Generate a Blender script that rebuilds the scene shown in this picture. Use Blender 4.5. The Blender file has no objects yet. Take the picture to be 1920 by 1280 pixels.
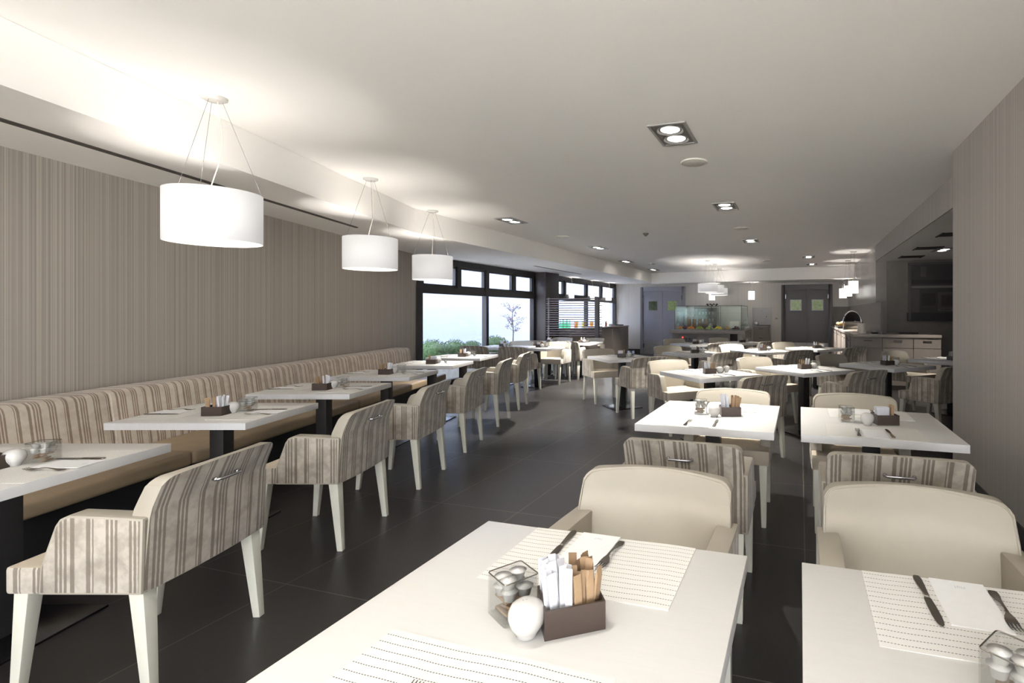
import bpy, bmesh, math, random
from mathutils import Vector, Matrix
random.seed(7)
C = bpy.context.scene.collection
sc = bpy.context.scene
PI = math.pi

# ------------------------------------------------------------------ camera
F, CX, HY, H = 968.0, 1203.0, 588.0, 1.40          # focal length in px, principal column, horizon row, eye height
cam_d = bpy.data.cameras.new('camera'); cam = bpy.data.objects.new('camera', cam_d); C.objects.link(cam)
cam.location = (0, 0, H); cam.rotation_euler = (PI/2, 0, 0)
cam_d.sensor_width = 36.0; cam_d.lens = 36.0*F/1920.0
cam_d.shift_x = (960-CX)/1920.0; cam_d.shift_y = -(640-HY)/1920.0
cam_d.clip_start = 0.05; cam_d.clip_end = 200
sc.camera = cam

# ------------------------------------------------------------------ daylight and exposure
w = bpy.data.worlds.new('daylight'); sc.world = w; w.use_nodes = True
bg = w.node_tree.nodes['Background']; bg.inputs[0].default_value = (0.90, 0.94, 1.0, 1); bg.inputs[1].default_value = 4.2
sun_d = bpy.data.lights.new('sun', 'SUN'); sun_d.energy = 55.0; sun_d.angle = math.radians(0.6); sun_d.color = (1.0, 0.99, 0.98)
sun = bpy.data.objects.new('sun', sun_d); C.objects.link(sun); sun.location = (-20, 4, 15)
sun.rotation_euler = Vector((0.80, -0.12, -0.58)).to_track_quat('-Z', 'Y').to_euler()
sc.view_settings.view_transform = 'Standard'; sc.view_settings.look = 'None'
sc.view_settings.gamma = 1.0; sc.view_settings.use_curve_mapping = False
sc.view_settings.exposure = 1.36
K_SPOT, K_DRUM, K_SMALL = 180.0, 4.2, 9.0
sc.cycles.caustics_reflective = False; sc.cycles.caustics_refractive = False
sc.cycles.sample_clamp_indirect = 6.0
sc.cycles.max_bounces = 9; sc.cycles.diffuse_bounces = 5; sc.cycles.transparent_max_bounces = 16

# ------------------------------------------------------------------ frames of reference
PHI = math.radians(17.05); cP, sP = math.cos(PHI), math.sin(PHI)
def G(u, v): return (u*cP + v*sP, -u*sP + v*cP)     # room grid (u across, v deep) -> world
def Ub(px, v):                                     # u of a sight line on the grid plane v
    k = (px-CX)/F; return v*(k*cP - sP)/(cP + k*sP)
WA = (-4.0, 9.2); WD = (0.3225, 0.9466); WN = (0.9466, -0.3225)   # window wall: origin, direction, inward normal
def W(s, d=0.0): return (WA[0]+WD[0]*s+WN[0]*d, WA[1]+WD[1]*s+WN[1]*d)
def Ws(Y): return (Y-WA[1])/WD[1]
W_ANG = math.atan2(WD[1], WD[0])
CEIL, SOF = 2.76, 2.447

# ------------------------------------------------------------------ materials
def lin(c):
    return tuple(((x/255.0)/12.92 if x <= 10 else (((x/255.0)+0.055)/1.055)**2.4) for x in c)+(1.0,)
class N:
    def __init__(s, name):
        s.m = bpy.data.materials.new(name); s.m.use_nodes = True; s.t = s.m.node_tree; s.n = s.t.nodes; s.l = s.t.links
        s.b = s.n['Principled BSDF']; s.out = s.n['Material Output']
    def add(s, ty, **k):
        x = s.n.new(ty)
        for a, v in k.items(): setattr(x, a, v)
        return x
    def link(s, a, b): s.l.new(a, b)
    def math(s, op, a, b=None, c=None):
        x = s.n.new('ShaderNodeMath'); x.operation = op
        for i, v in enumerate((a, b, c)):
            if v is None: continue
            if isinstance(v, (int, float)): x.inputs[i].default_value = v
            else: s.l.new(v, x.inputs[i])
        return x.outputs[0]
    def ramp(s, fac, stops, mode='LINEAR'):
        r = s.n.new('ShaderNodeValToRGB'); r.color_ramp.interpolation = mode
        e = r.color_ramp.elements
        while len(e) > 1: e.remove(e[-1])
        e[0].position = stops[0][0]; e[0].color = stops[0][1]
        for p, c in stops[1:]:
            q = e.new(p); q.color = c
        s.l.new(fac, r.inputs[0]); return r.outputs[0]
    def noise(s, vec, scale, detail=3.0, rough=0.5):
        x = s.n.new('ShaderNodeTexNoise'); x.inputs['Scale'].default_value = scale
        x.inputs['Detail'].default_value = detail; x.inputs['Roughness'].default_value = rough
        if vec is not None: s.l.new(vec, x.inputs['Vector'])
        return x.outputs['Fac']
    def mapping(s, vec, scale):
        x = s.n.new('ShaderNodeMapping'); x.inputs['Scale'].default_value = scale; s.l.new(vec, x.inputs[0]); return x.outputs[0]
    def uv(s): return s.add('ShaderNodeUVMap').outputs[0]
    def obj(s): return s.add('ShaderNodeTexCoord').outputs['Object']
    def mix(s, fac, a, b):
        x = s.n.new('ShaderNodeMix'); x.data_type = 'RGBA'
        for i, v in ((0, fac), (6, a), (7, b)):
            if isinstance(v, (int, float, tuple)): x.inputs[i].default_value = v
            else: s.l.new(v, x.inputs[i])
        return x.outputs[2]
    def bump(s, h, st=0.3, d=0.002):
        x = s.n.new('ShaderNodeBump'); x.inputs['Strength'].default_value = st; x.inputs['Distance'].default_value = d
        s.l.new(h, x.inputs['Height']); s.l.new(x.outputs[0], s.b.inputs['Normal'])
def plain(name, c, rough=0.6, metal=0.0, spec=0.5, var=0.06, scale=9.0):
    k = N(name); base = lin(c)
    f = k.noise(k.obj(), scale, 4)
    lo = tuple(x*(1-var) for x in base[:3])+(1,); hi = tuple(min(1, x*(1+var)) for x in base[:3])+(1,)
    k.link(k.ramp(f, [(0.3, lo), (0.7, hi)]), k.b.inputs['Base Color'])
    k.b.inputs['Roughness'].default_value = rough; k.b.inputs['Metallic'].default_value = metal
    k.b.inputs['Specular IOR Level'].default_value = spec
    return k.m
def emit(name, c, e, base=(196, 196, 196)):
    k = N(name); k.b.inputs['Base Color'].default_value = lin(base); k.b.inputs['Roughness'].default_value = 0.8
    f = k.noise(k.mapping(k.uv(), (60, 2, 1)), 8, 2)
    lo = tuple(x*0.97 for x in lin(c)[:3])+(1,)
    k.link(k.ramp(f, [(0.3, lo), (0.7, lin(c))]), k.b.inputs['Emission Color'])
    k.b.inputs['Emission Strength'].default_value = e; return k.m
def glass(name, tint, refl=0.12, tr=1.0):
    k = N(name); k.n.remove(k.b)
    t = k.add('ShaderNodeBsdfTransparent'); t.inputs[0].default_value = tint
    g = k.add('ShaderNodeBsdfGlossy'); g.inputs['Roughness'].default_value = 0.02
    fr = k.add('ShaderNodeLayerWeight'); fr.inputs['Blend'].default_value = 0.5
    fac = k.math('ADD', k.math('MULTIPLY', k.math('POWER', fr.outputs['Facing'], 4.0), 0.55), refl)
    m = k.add('ShaderNodeMixShader')
    k.link(fac, m.inputs[0]); k.link(t.outputs[0], m.inputs[1]); k.link(g.outputs[0], m.inputs[2])
    k.link(m.outputs[0], k.out.inputs[0]); return k.m

def striped_wall(name, dark, mid, light, rough=0.75):
    k = N(name); uv = k.uv()
    v = k.mapping(uv, (1, 0.01, 1))
    v = k.mapping(uv, (1, 0.0004, 1)); a = k.noise(v, 75, 1, 0.4); b = k.noise(k.mapping(uv, (1, 0.0008, 1)), 230, 0); c = k.noise(k.mapping(uv, (1, 0.001, 1)), 12, 1)
    f = k.math('ADD', k.math('MULTIPLY', a, 0.55), k.math('ADD', k.math('MULTIPLY', b, 0.3), k.math('MULTIPLY', c, 0.15)))
    k.link(k.ramp(f, [(0.38, lin(dark)), (0.5, lin(mid)), (0.62, lin(light))]), k.b.inputs['Base Color'])
    k.b.inputs['Roughness'].default_value = rough; k.bump(f, 0.35, 0.003); return k.m
def striped_fabric(name, ground, ground2, stripe, stripe2):
    k = N(name); uv = k.uv()
    sep = k.add('ShaderNodeSeparateXYZ'); k.link(uv, sep.inputs[0])
    wob = k.math('MULTIPLY', k.math('SUBTRACT', k.noise(uv, 40, 2), 0.5), 0.0025)
    u = k.math('FRACT', k.math('DIVIDE', k.math('ADD', sep.outputs[0], wob), 0.265))
    st = [(0, .011), (.018, .029), (.036, .047), (.094, .105), (.112, .123), (.130, .141), (.190, .196), (.203, .221), (.268, .285)]
    stops = []
    for a, b in st:
        stops += [(a/.30, (1, 1, 1, 1)), (b/.30, (0, 0, 0, 1))]
    f = k.ramp(u, stops, 'CONSTANT')
    n = k.noise(uv, 9, 5, 0.62); n2 = k.noise(uv, 320, 2)
    g = k.ramp(n, [(0.38, lin(ground2)), (0.56, lin(ground))])
    s = k.ramp(n, [(0.35, lin(stripe2)), (0.65, lin(stripe))])
    k.link(k.mix(f, g, s), k.b.inputs['Base Color']); k.b.inputs['Roughness'].default_value = 0.7
    k.b.inputs['Sheen Weight'].default_value = 0.25
    h = k.math('SUBTRACT', k.math('MULTIPLY', n2, 0.3), f); k.bump(h, 0.5, 0.0025); return k.m
def floor_mat():
    k = N('dark_floor_tiles'); uv = k.uv(); sep = k.add('ShaderNodeSeparateXYZ'); k.link(uv, sep.inputs[0])
    def line(x, off, per, wd):
        d = k.math('ABSOLUTE', k.math('SUBTRACT', k.math('FRACT', k.math('ADD', k.math('DIVIDE', k.math('SUBTRACT', x, off), per), 0.5)), 0.5))
        return k.math('LESS_THAN', k.math('MULTIPLY', d, per), wd)
    g = k.math('MAXIMUM', line(sep.outputs[0], 0.027, 0.643, 0.0026), line(sep.outputs[1], 2.018, 1.201, 0.0026))
    n1 = k.noise(k.mapping(uv, (30, 1.6, 1)), 5, 5, 0.6); n2 = k.noise(uv, 1.7, 4)
    cell = k.add('ShaderNodeTexWhiteNoise'); cell.noise_dimensions = '2D'
    cm = k.add('ShaderNodeCombineXYZ')
    k.link(k.math('FLOOR', k.math('DIVIDE', k.math('SUBTRACT', sep.outputs[0], 0.027), 0.643)), cm.inputs[0])
    k.link(k.math('FLOOR', k.math('DIVIDE', k.math('SUBTRACT', sep.outputs[1], 2.018), 1.201)), cm.inputs[1]); k.link(cm.outputs[0], cell.inputs['Vector'])
    f = k.math('ADD', k.math('ADD', k.math('MULTIPLY', n1, 0.5), k.math('MULTIPLY', n2, 0.35)), k.math('MULTIPLY', cell.outputs[0], 0.15))
    col = k.ramp(f, [(0.35, lin((31, 29, 29))), (0.65, lin((49, 46, 46)))])
    k.link(k.mix(g, col, lin((104, 98, 90))), k.b.inputs['Base Color'])
    k.link(k.ramp(f, [(0.3, (.28,)*3+(1,)), (0.7, (.42,)*3+(1,))]), k.b.inputs['Roughness'])
    k.bump(n1, 0.12, 0.001); return k.m
def mat_mat():
    k = N('stitched_placemat_cloth'); uv = k.uv(); sep = k.add('ShaderNodeSeparateXYZ'); k.link(uv, sep.inputs[0])
    y = k.math('ADD', sep.outputs[1], k.math('MULTIPLY', k.math('SUBTRACT', k.noise(k.mapping(uv, (1, 0.2, 1)), 6, 2), 0.5), 0.012))
    d = k.math('ABSOLUTE', k.math('SUBTRACT', k.math('FRACT', k.math('DIVIDE', y, 0.0215)), 0.5))
    ln = k.math('LESS_THAN', d, 0.045)
    ds = k.math('LESS_THAN', k.math('FRACT', k.math('DIVIDE', sep.outputs[0], 0.0062)), 0.62)
    f = k.math('MULTIPLY', ln, ds)
    k.link(k.mix(f, lin((216, 214, 209)), lin((84, 79, 74))), k.b.inputs['Base Color']); k.b.inputs['Roughness'].default_value = 0.85
    k.bump(k.noise(uv, 500, 2), 0.25, 0.0006); return k.m
def wood_white(name, a, b, rough=0.38):
    k = N(name); o = k.obj(); n = k.noise(k.mapping(o, (3, 40, 3)), 3, 4, 0.6)
    k.link(k.ramp(n, [(0.35, lin(a)), (0.65, lin(b))]), k.b.inputs['Base Color']); k.b.inputs['Roughness'].default_value = rough; return k.m

M = {}
M['ceiling'] = plain('ceiling_paint', (241, 238, 234), 0.9, var=0.01, scale=2)
M['wallL'] = striped_wall('taupe_striped_wallpaper', (143, 136, 128), (159, 151, 143), (177, 170, 161))
M['wallR'] = striped_wall('grey_striped_wallpaper', (164, 158, 151), (175, 169, 162), (187, 181, 174))
M['wallB'] = striped_wall('grey_striped_wallpaper_back', (196, 190, 184), (204, 199, 193), (212, 207, 202))
M['wallD'] = plain('dark_grey_wall_panel', (118, 113, 108), 0.6)
M['panel'] = plain('glossy_grey_wall_panel', (146, 140, 136), 0.28)
M['paint'] = plain('pale_wall_paint', (205, 203, 200), 0.85, var=0.02)
M['base'] = plain('dark_skirting', (60, 56, 55), 0.5)
M['floor'] = floor_mat()
M['slot'] = plain('dark_slot_metal', (74, 68, 62), 0.6)
M['chair'] = striped_fabric('silver_striped_velvet', (178, 170, 158), (149, 140, 128), (126, 116, 104), (108, 99, 88))
M['bench'] = striped_fabric('sand_striped_velvet', (206, 195, 180), (192, 178, 162), (152, 134, 116), (136, 118, 101))
M['cream'] = plain('cream_leather', (160, 153, 140), 0.48, var=0.03)
M['seat'] = plain('beige_leather', (190, 178, 160), 0.5, var=0.03)
M['bseat'] = plain('tan_leather', (164, 145, 118), 0.45, var=0.05)
M['leg'] = plain('cream_lacquer', (205, 203, 190), 0.35, var=0.02)
M['chrome'] = plain('polished_chrome', (200, 200, 205), 0.12, 1.0, var=0.01)
M['steel'] = plain('cutlery_steel', (150, 145, 138), 0.16, 1.0, var=0.03)
M['brushed'] = plain('brushed_steel', (112, 112, 116), 0.25, 1.0, var=0.05)
M['top'] = wood_white('white_laminate', (204, 202, 199), (206, 204, 201))
M['edge'] = wood_white('white_laminate_edge', (196, 196, 197), (200, 200, 201), 0.5)
M['black'] = plain('black_powder_coat', (34, 33, 34), 0.45, var=0.1)
M['mat'] = mat_mat()
M['napkin'] = plain('white_paper_napkin', (226, 226, 226), 0.9, var=0.015, scale=40)
M['blueprint'] = plain('pale_blue_print', (176, 182, 196), 0.9)
M['box'] = plain('dark_brown_wood_box', (62, 50, 44), 0.4, var=0.08)
M['white'] = plain('glazed_white_ceramic', (190, 188, 184), 0.22, var=0.01)
M['paperw'] = plain('white_sachet_paper', (196, 196, 202), 0.7, var=0.03, scale=60)
M['paperb'] = plain('brown_sachet_paper', (150, 124, 96), 0.8, var=0.08, scale=60)
M['shade'] = emit('lit_white_lampshade', (246, 244, 243), 0.165)
M['shade_in'] = emit('lit_lampshade_inside', (255, 248, 236), 0.62)
M['shade_s'] = emit('bright_lit_cylinder_shade', (255, 252, 246), 0.75)
M['bulb'] = emit('lit_bulb', (255, 250, 240), 9.0)
M['rim'] = plain('pale_metal', (168, 166, 163), 0.4, 0.6)
M['lampbox'] = plain('grey_lamp_housing', (110, 106, 100), 0.45, 0.5)
M['cord'] = plain('clear_white_flex', (226, 220, 205), 0.5)
M['frame'] = plain('dark_brown_window_metal', (29, 27, 30), 0.35, var=0.05)
M['glass'] = glass('window_glass', (0.96, 0.98, 1, 1), 0.05)
M['cube'] = glass('clear_table_glass', (0.97, 0.975, 0.97, 1), 0.12)
M['green'] = glass('green_tinted_case_glass', (0.945, 0.985, 0.975, 1), 0.05)
M['bglass'] = glass('green_bottle_glass', (0.40, 0.80, 0.55, 1), 0.10)
M['juo'] = glass('orange_juice', (1.0, 0.55, 0.14, 1), 0.08)
M['juy'] = glass('yellow_juice', (1.0, 0.85, 0.30, 1), 0.08)
M['cupb'] = plain('taupe_cabinet_laminate', (126, 117, 110), 0.5, var=0.04)
M['ctop'] = plain('taupe_worktop', (146, 136, 128), 0.42, var=0.04)
M['island'] = plain('grey_island_laminate', (134, 127, 122), 0.45, var=0.04)
M['door'] = plain('slate_grey_door_paint', (146, 146, 156), 0.4, var=0.03)
M['doorR'] = plain('charcoal_door_paint', (106, 103, 104), 0.5, var=0.03)
M['kick'] = plain('pale_kick_plate', (148, 146, 146), 0.35, 0.4)
M['slat'] = plain('dark_taupe_slat', (88, 78, 80), 0.35, var=0.05)
M['column'] = plain('dark_brown_column_panel', (56, 49, 50), 0.4, var=0.05)
M['leaf'] = plain('bush_leaves', (62, 88, 52), 0.7, var=0.5, scale=40)
M['leaf2'] = plain('plum_tree_leaves', (120, 96, 110), 0.7, var=0.3, scale=30)
M['bark'] = plain('thin_bark', (88, 78, 72), 0.8)
M['soil'] = plain('planter_stone', (170, 170, 172), 0.8)
M['render'] = plain('outdoor_rendered_wall', (156, 166, 190), 0.9, var=0.03, scale=1.2)
M['pave'] = plain('outdoor_paving', (216, 214, 208), 0.8)
M['pane_g'] = plain('green_door_pane', (150, 172, 110), 0.3, var=0.25, scale=14)
M['pane_d'] = plain('dark_green_door_pane', (70, 82, 52), 0.2, var=0.6, scale=10)
M['art_d'] = plain('art_dark_tone', (60, 57, 58), 0.5)
M['art_m'] = plain('art_mid_tone', (84, 80, 80), 0.5)
M['art_l'] = plain('art_light_tone', (122, 118, 116), 0.5)
M['art_k'] = plain('art_black_tone', (42, 39, 41), 0.5)
M['orange'] = plain('orange_fruit', (240, 140, 50), 0.5); M['yellow'] = plain('yellow_fruit', (252, 216, 60), 0.5)
M['purple'] = plain('dark_plum_fruit', (92, 40, 58), 0.4); M['lime'] = plain('green_fruit', (168, 180, 84), 0.5)
M['red'] = plain('red_sauce', (168, 70, 50), 0.4); M['bread'] = plain('crusty_bread', (206, 160, 100), 0.7, var=0.2)
M['cereal'] = plain('brown_cereal', (160, 112, 78), 0.8, var=0.3, scale=60); M['leafg'] = plain('fresh_green', (90, 150, 90), 0.6)
M['dark'] = plain('dark_gap', (30, 28, 29), 0.6)
M['redlamp'] = emit('red_indicator', (230, 40, 30), 2.0)
M['spk'] = plain('white_speaker_grille', (212, 207, 198), 0.8)

# ------------------------------------------------------------------ mesh builder
class MB:
    def __init__(s): s.v = []; s.f = []; s.mi = []; s.sm = []
    def raw(s, vs, fs, mi=0, smooth=False):
        o = len(s.v); s.v += [tuple(p) for p in vs]
        for f in fs: s.f.append(tuple(o+i for i in f)); s.mi.append(mi); s.sm.append(smooth)
        return s
    def box(s, x0, x1, y0, y1, z0, z1, mi=0):
        vs = [(x0,y0,z0),(x1,y0,z0),(x1,y1,z0),(x0,y1,z0),(x0,y0,z1),(x1,y0,z1),(x1,y1,z1),(x0,y1,z1)]
        return s.raw(vs, [(0,3,2,1),(4,5,6,7),(0,1,5,4),(1,2,6,5),(2,3,7,6),(3,0,4,7)], mi)
    def prism(s, poly, z0, z1, mi=0, cap=True):
        a = sum(poly[i][0]*poly[(i+1)%len(poly)][1]-poly[(i+1)%len(poly)][0]*poly[i][1] for i in range(len(poly)))
        if a < 0: poly = poly[::-1]
        n = len(poly); vs = [(p[0],p[1],z0) for p in poly]+[(p[0],p[1],z1) for p in poly]
        fs = [(i,(i+1)%n,n+(i+1)%n,n+i) for i in range(n)]
        if cap: fs += [tuple(range(n))[::-1], tuple(range(n,2*n))]
        return s.raw(vs, fs, mi)
    def obox(s, p, ang, l, d, z0, z1, mi=0):          # box from corner p, along ang by l, to its left by d
        e = (math.cos(ang), math.sin(ang)); n = (-e[1], e[0])
        return s.prism([p, (p[0]+e[0]*l, p[1]+e[1]*l), (p[0]+e[0]*l+n[0]*d, p[1]+e[1]*l+n[1]*d), (p[0]+n[0]*d, p[1]+n[1]*d)], z0, z1, mi)
    def lathe(s, prof, n=24, c=(0,0,0), mi=0, smooth=True, close=False):
        vs = []; fs = []
        for r, z in prof:
            for i in range(n): a = 2*PI*i/n; vs.append((c[0]+r*math.cos(a), c[1]+r*math.sin(a), c[2]+z))
        m = len(prof)
        for j in range(m-1 if not close else m):
            for i in range(n):
                a = j*n+i; b = j*n+(i+1)%n; k = ((j+1)%m)*n
                fs.append((a, b, k+(i+1)%n, k+i))
        return s.raw(vs, fs, mi, smooth)
    def tube(s, pts, r, n=6, mi=0, caps=True):
        pts = [Vector(p) for p in pts]; vs = []; fs = []
        for i, p in enumerate(pts):
            t = (pts[min(i+1,len(pts)-1)]-pts[max(i-1,0)]).normalized()
            a = t.cross(Vector((0,0,1)) if abs(t.z) < .9 else Vector((1,0,0))).normalized(); b = t.cross(a)
            rr = r[i] if isinstance(r, (list, tuple)) else r
            for j in range(n): q = 2*PI*j/n; vs.append(p+a*rr*math.cos(q)+b*rr*math.sin(q))
        for i in range(len(pts)-1):
            for j in range(n): fs.append((i*n+j, (i+1)*n+j, (i+1)*n+(j+1)%n, i*n+(j+1)%n))
        if caps: fs += [tuple(range(n)), tuple(range((len(pts)-1)*n, len(pts)*n))[::-1]]
        return s.raw(vs, fs, mi, True)
    def ball(s, c, r, n=10, mi=0, sz=1.0, jit=0.0):
        prof = []; m = max(4, n//2)
        vs = []; fs = []
        for j in range(m+1):
            th = PI*j/m
            for i in range(n):
                a = 2*PI*i/n; q = 1+jit*(random.random()-.5)
                vs.append((c[0]+r*q*math.sin(th)*math.cos(a), c[1]+r*q*math.sin(th)*math.sin(a), c[2]+r*q*sz*math.cos(th)))
        for j in range(m):
            for i in range(n): fs.append((j*n+i, (j+1)*n+i, (j+1)*n+(i+1)%n, j*n+(i+1)%n))
        return s.raw(vs, fs, mi, True)
    def mesh(s, name, mats, bevel=0.0, seg=2, ang=35, uvf=None, smooth=None, bmat=-1):
        me = bpy.data.meshes.new(name); me.from_pydata(s.v, [], s.f)
        for m in (mats if isinstance(mats, (list, tuple)) else [mats]): me.materials.append(M[m])
        for p, i, q in zip(me.polygons, s.mi, s.sm): p.material_index = i; p.use_smooth = q
        bm = bmesh.new(); bm.from_mesh(me)
        bmesh.ops.remove_doubles(bm, verts=bm.verts, dist=1e-5)
        bmesh.ops.recalc_face_normals(bm, faces=bm.faces)
        if bevel:
            ed = [e for e in bm.edges if len(e.link_faces) == 2 and e.calc_face_angle(0) > math.radians(ang)]
            bmesh.ops.bevel(bm, geom=ed, offset=bevel, segments=seg, profile=0.6, affect='EDGES', clamp_overlap=True, material=bmat)
            for f in bm.faces: f.smooth = True
            for e in bm.edges:
                if len(e.link_faces) == 2 and e.calc_face_angle(0) > math.radians(40): e.smooth = False
        if smooth is not None:
            for f in bm.faces: f.smooth = smooth
        uvl = bm.loops.layers.uv.new('UVMap')
        for f in bm.faces:
            n = f.normal
            h = math.hypot(n.x, n.y)
            for l in f.loops:
                c = l.vert.co
                if uvf: l[uvl].uv = uvf(c)
                elif abs(n.z) > .75 or h < 1e-6: l[uvl].uv = (c.x, c.y)
                else:
                    if abs(n.x) > .85*h: l[uvl].uv = (c.y, c.z)
                    elif abs(n.y) > .85*h: l[uvl].uv = (c.x, c.z)
                    else: l[uvl].uv = ((-c.x*n.y+c.y*n.x)/h, c.z)
        bm.to_mesh(me); bm.free(); return me

def link(name, data, parent=None, loc=(0,0,0), rz=0.0, rot=None):
    o = bpy.data.objects.new(name, data); C.objects.link(o); o.location = loc
    o.rotation_euler = rot if rot else (0, 0, rz)
    if parent: o.parent = parent
    return o
def tag(o, label, cat=None, group=None, kind=None):
    o['label'] = label
    if cat: o['category'] = cat
    if group: o['group'] = group
    if kind: o['kind'] = kind
    return o
def struct(name, mb, mats, label, **k):
    return tag(link(name, mb.mesh(name, mats, **k)), label, None, None, 'structure')
def thing(name, label, cat, loc=(0,0,0), rz=0.0, group=None):
    return tag(link(name, None, None, loc, rz), label, cat, group)
KIND = {}      # kind -> list of (part name, mesh or None, index of parent, local location, label)
def spawn(kind, loc, rz, label, cat, group=None, name=None, rot=None):
    objs = []
    for i, (pn, me, pi, pl, plab) in enumerate(KIND[kind]):
        if i == 0:
            o = link(name or pn, me, None, loc, rz, rot); tag(o, label, cat, group)
        else:
            o = link(pn, me, objs[pi], pl)
            if plab: o['label'] = plab
        objs.append(o)
    return objs[0]

# ================================================================== ROOM SHELL
fuv = lambda c: (c.x*cP - c.y*sP, c.x*sP + c.y*cP)
END = G(1.45, 17.23)
inner = [(-4.0,-3.5), (4.9,-3.5), G(5.2,4.9), G(5.2,11.25), G(1.45,17.23), (-0.9,18.3), W(9.5), WA]
fl = MB(); fl.prism([(-4.0,-3.5), (6.3,-3.5), G(5.4,5), G(5.4,11.5), G(1.7,17.4), (-0.95,18.45), W(9.6,-.02), W(0,-.02)], -0.12, 0)
struct('floor', fl, 'floor', 'dark grey stone-look floor tiles with thin pale grout', uvf=fuv)
ce = MB(); ce.prism([(-4.2,-3.7), (6.5,-3.7), G(5.6,5), G(5.6,11.7), G(1.8,17.6), (-1.1,18.7), W(9.6,-.25), W(0,-.3)], CEIL, CEIL+0.15)
struct('ceiling', ce, 'ceiling', 'warm white painted plaster ceiling')
so = MB(); so.prism([(-4.18,-3.5), (-2.93,-3.5), (-2.93,6.65), G(-4.75,16.6), G(-4.75,17.5), (-1.05,18.6), W(9.5,-.2), W(0,-.2)], SOF, CEIL-0.002)
struct('ceiling_soffit_left', so, 'ceiling', 'lowered white ceiling band over the banquette and windows')
sb = MB(); sb.prism([G(-4.748,16.6), G(1.45,15.6), G(1.45,17.5), G(-4.748,17.5)], 2.40, CEIL-0.002)
struct('ceiling_soffit_back', sb, 'ceiling', 'lowered white ceiling band in front of the back wall')
sa = MB(); sa.prism([G(1.45,4.92), G(5.3,4.92), G(5.3,11.4), G(1.45,11.4)], SOF, CEIL-0.002)
struct('ceiling_soffit_alcove', sa, 'ceiling', 'lowered ceiling of the alcove on the right')
wl = MB(); wl.box(-4.2,-4.0,-3.5,9.2,0,CEIL)
struct('wall_left', wl, 'wallL', 'long taupe wall with fine vertical stripes above the banquette')
wr = MB(); wr.prism([G(1.23,-.9), G(1.449,-.9), G(1.449,4.92), G(1.23,4.92)], 0, CEIL-.001)
struct('wall_right', wr, 'wallR', 'grey finely striped wall pier at the right edge')
br = MB(); br.prism([G(1.44,4.92), G(1.46,4.92), G(1.46,11.25), G(1.44,11.25)], SOF-.001, CEIL-.001)
struct('trim_1', br, 'wallR', 'grey striped beam face over the alcove opening')
wr2 = MB(); wr2.prism([G(1.45,11.25), G(1.65,11.25), G(1.65,17.6), G(1.45,17.6)], 0, CEIL-.001)
struct('wall_right_rear', wr2, 'panel', 'glossy grey panelled wall behind the right counter')
wa = MB(); wa.prism([G(1.651,11.25), G(5.5,11.25), G(5.5,11.45), G(1.651,11.45)], 0, SOF)
wa.prism([G(5.3,4.7), G(5.5,4.7), G(5.5,11.25), G(5.3,11.25)], 0, SOF); wa.prism([G(1.451,4.72), G(5.3,4.72), G(5.3,4.92), G(1.451,4.92)], 0, SOF)
struct('wall_alcove', wa, 'wallD', 'dark grey alcove walls behind the sideboard')
wb = MB(); wb.prism([G(-6.5,17.23), G(1.45,17.23), G(1.45,17.43), G(-6.5,17.43)], 0, CEIL-.003)
struct('wall_back', wb, 'wallB', 'grey far wall with two double doors')
# wall behind the camera with a broad glazed opening that lets the daylight in
wf = MB(); wf.box(-4.2,-3.6,-3.7,-3.5,0,CEIL); wf.box(4.4,6.3,-3.7,-3.5,0,CEIL); wf.box(-3.6,4.4,-3.7,-3.5,2.68,CEIL); wf.box(-3.6,4.4,-3.7,-3.5,0,.1)
struct('wall_front', wf, 'paint', 'pale wall behind the camera with a wide window')
wn = MB()
for i in range(6): x = -3.6+i*1.58; wn.box(x-.03,x+.03,-3.66,-3.56,.1,2.68)
wn.box(-3.6,4.4,-3.66,-3.56,.1,.16); wn.box(-3.6,4.4,-3.66,-3.56,2.62,2.68)
ws = MB(); ws.box(.95,4.6,-1.25,-1.05,0,CEIL); ws.box(4.4,4.6,-3.49,-1.25,0,CEIL)  # unseen wall, added to shut the sun out on the right
struct('wall_sun_block', ws, 'paint', 'pale wall added behind the camera on the right to block sun')
w3 = struct('window_3', wn, 'frame', 'wide dark framed window behind the camera')
# baseboards
bs = MB(); bs.prism([G(1.218,-.9), G(1.23,-.9), G(1.23,4.935), G(1.218,4.935)], 0, .17)
struct('baseboard_right', bs, 'base', 'tall dark skirting along the right wall pier')
ULD, URD = (Ub(1201,17.23), Ub(1285.5,17.23)), (Ub(1465,17.23), Ub(1561,17.23))
bb = MB(); bb.prism([G(-6.2,17.215), G(ULD[0]-.01,17.215), G(ULD[0]-.01,17.23), G(-6.2,17.23)], 0, .17)
bb.prism([G(ULD[1]+.01,17.215), G(URD[0]-.01,17.215), G(URD[0]-.01,17.23), G(ULD[1]+.01,17.23)], 0, .17)
struct('baseboard_back', bb, 'base', 'dark skirting along the far wall')
bl = MB(); bl.box(-4.0,-3.985,-3.5,9.2,0,.12)
struct('baseboard_left', bl, 'base', 'dark skirting below the taupe striped wall')
# dark wainscot panels on the far wall
wp = MB(); wp.prism([G(Ub(1411,17.23),17.205), G(Ub(1446,17.23),17.205), G(Ub(1446,17.23),17.23), G(Ub(1411,17.23),17.23)], .17, 1.60)
struct('trim_2', wp, 'panel', 'dark panel on the far wall above the small drawer unit')
wp = MB(); wp.prism([G(URD[1]+.01,17.205), G(1.43,17.205), G(1.43,17.23), G(URD[1]+.01,17.23)], .0, 1.62)
wp.prism([G(1.425,10.4), G(1.45,10.4), G(1.45,17.2), G(1.425,17.2)], 1.02, 1.62)
struct('trim_3', wp, 'wallD', 'dark splashback above the right hand counter')

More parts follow.
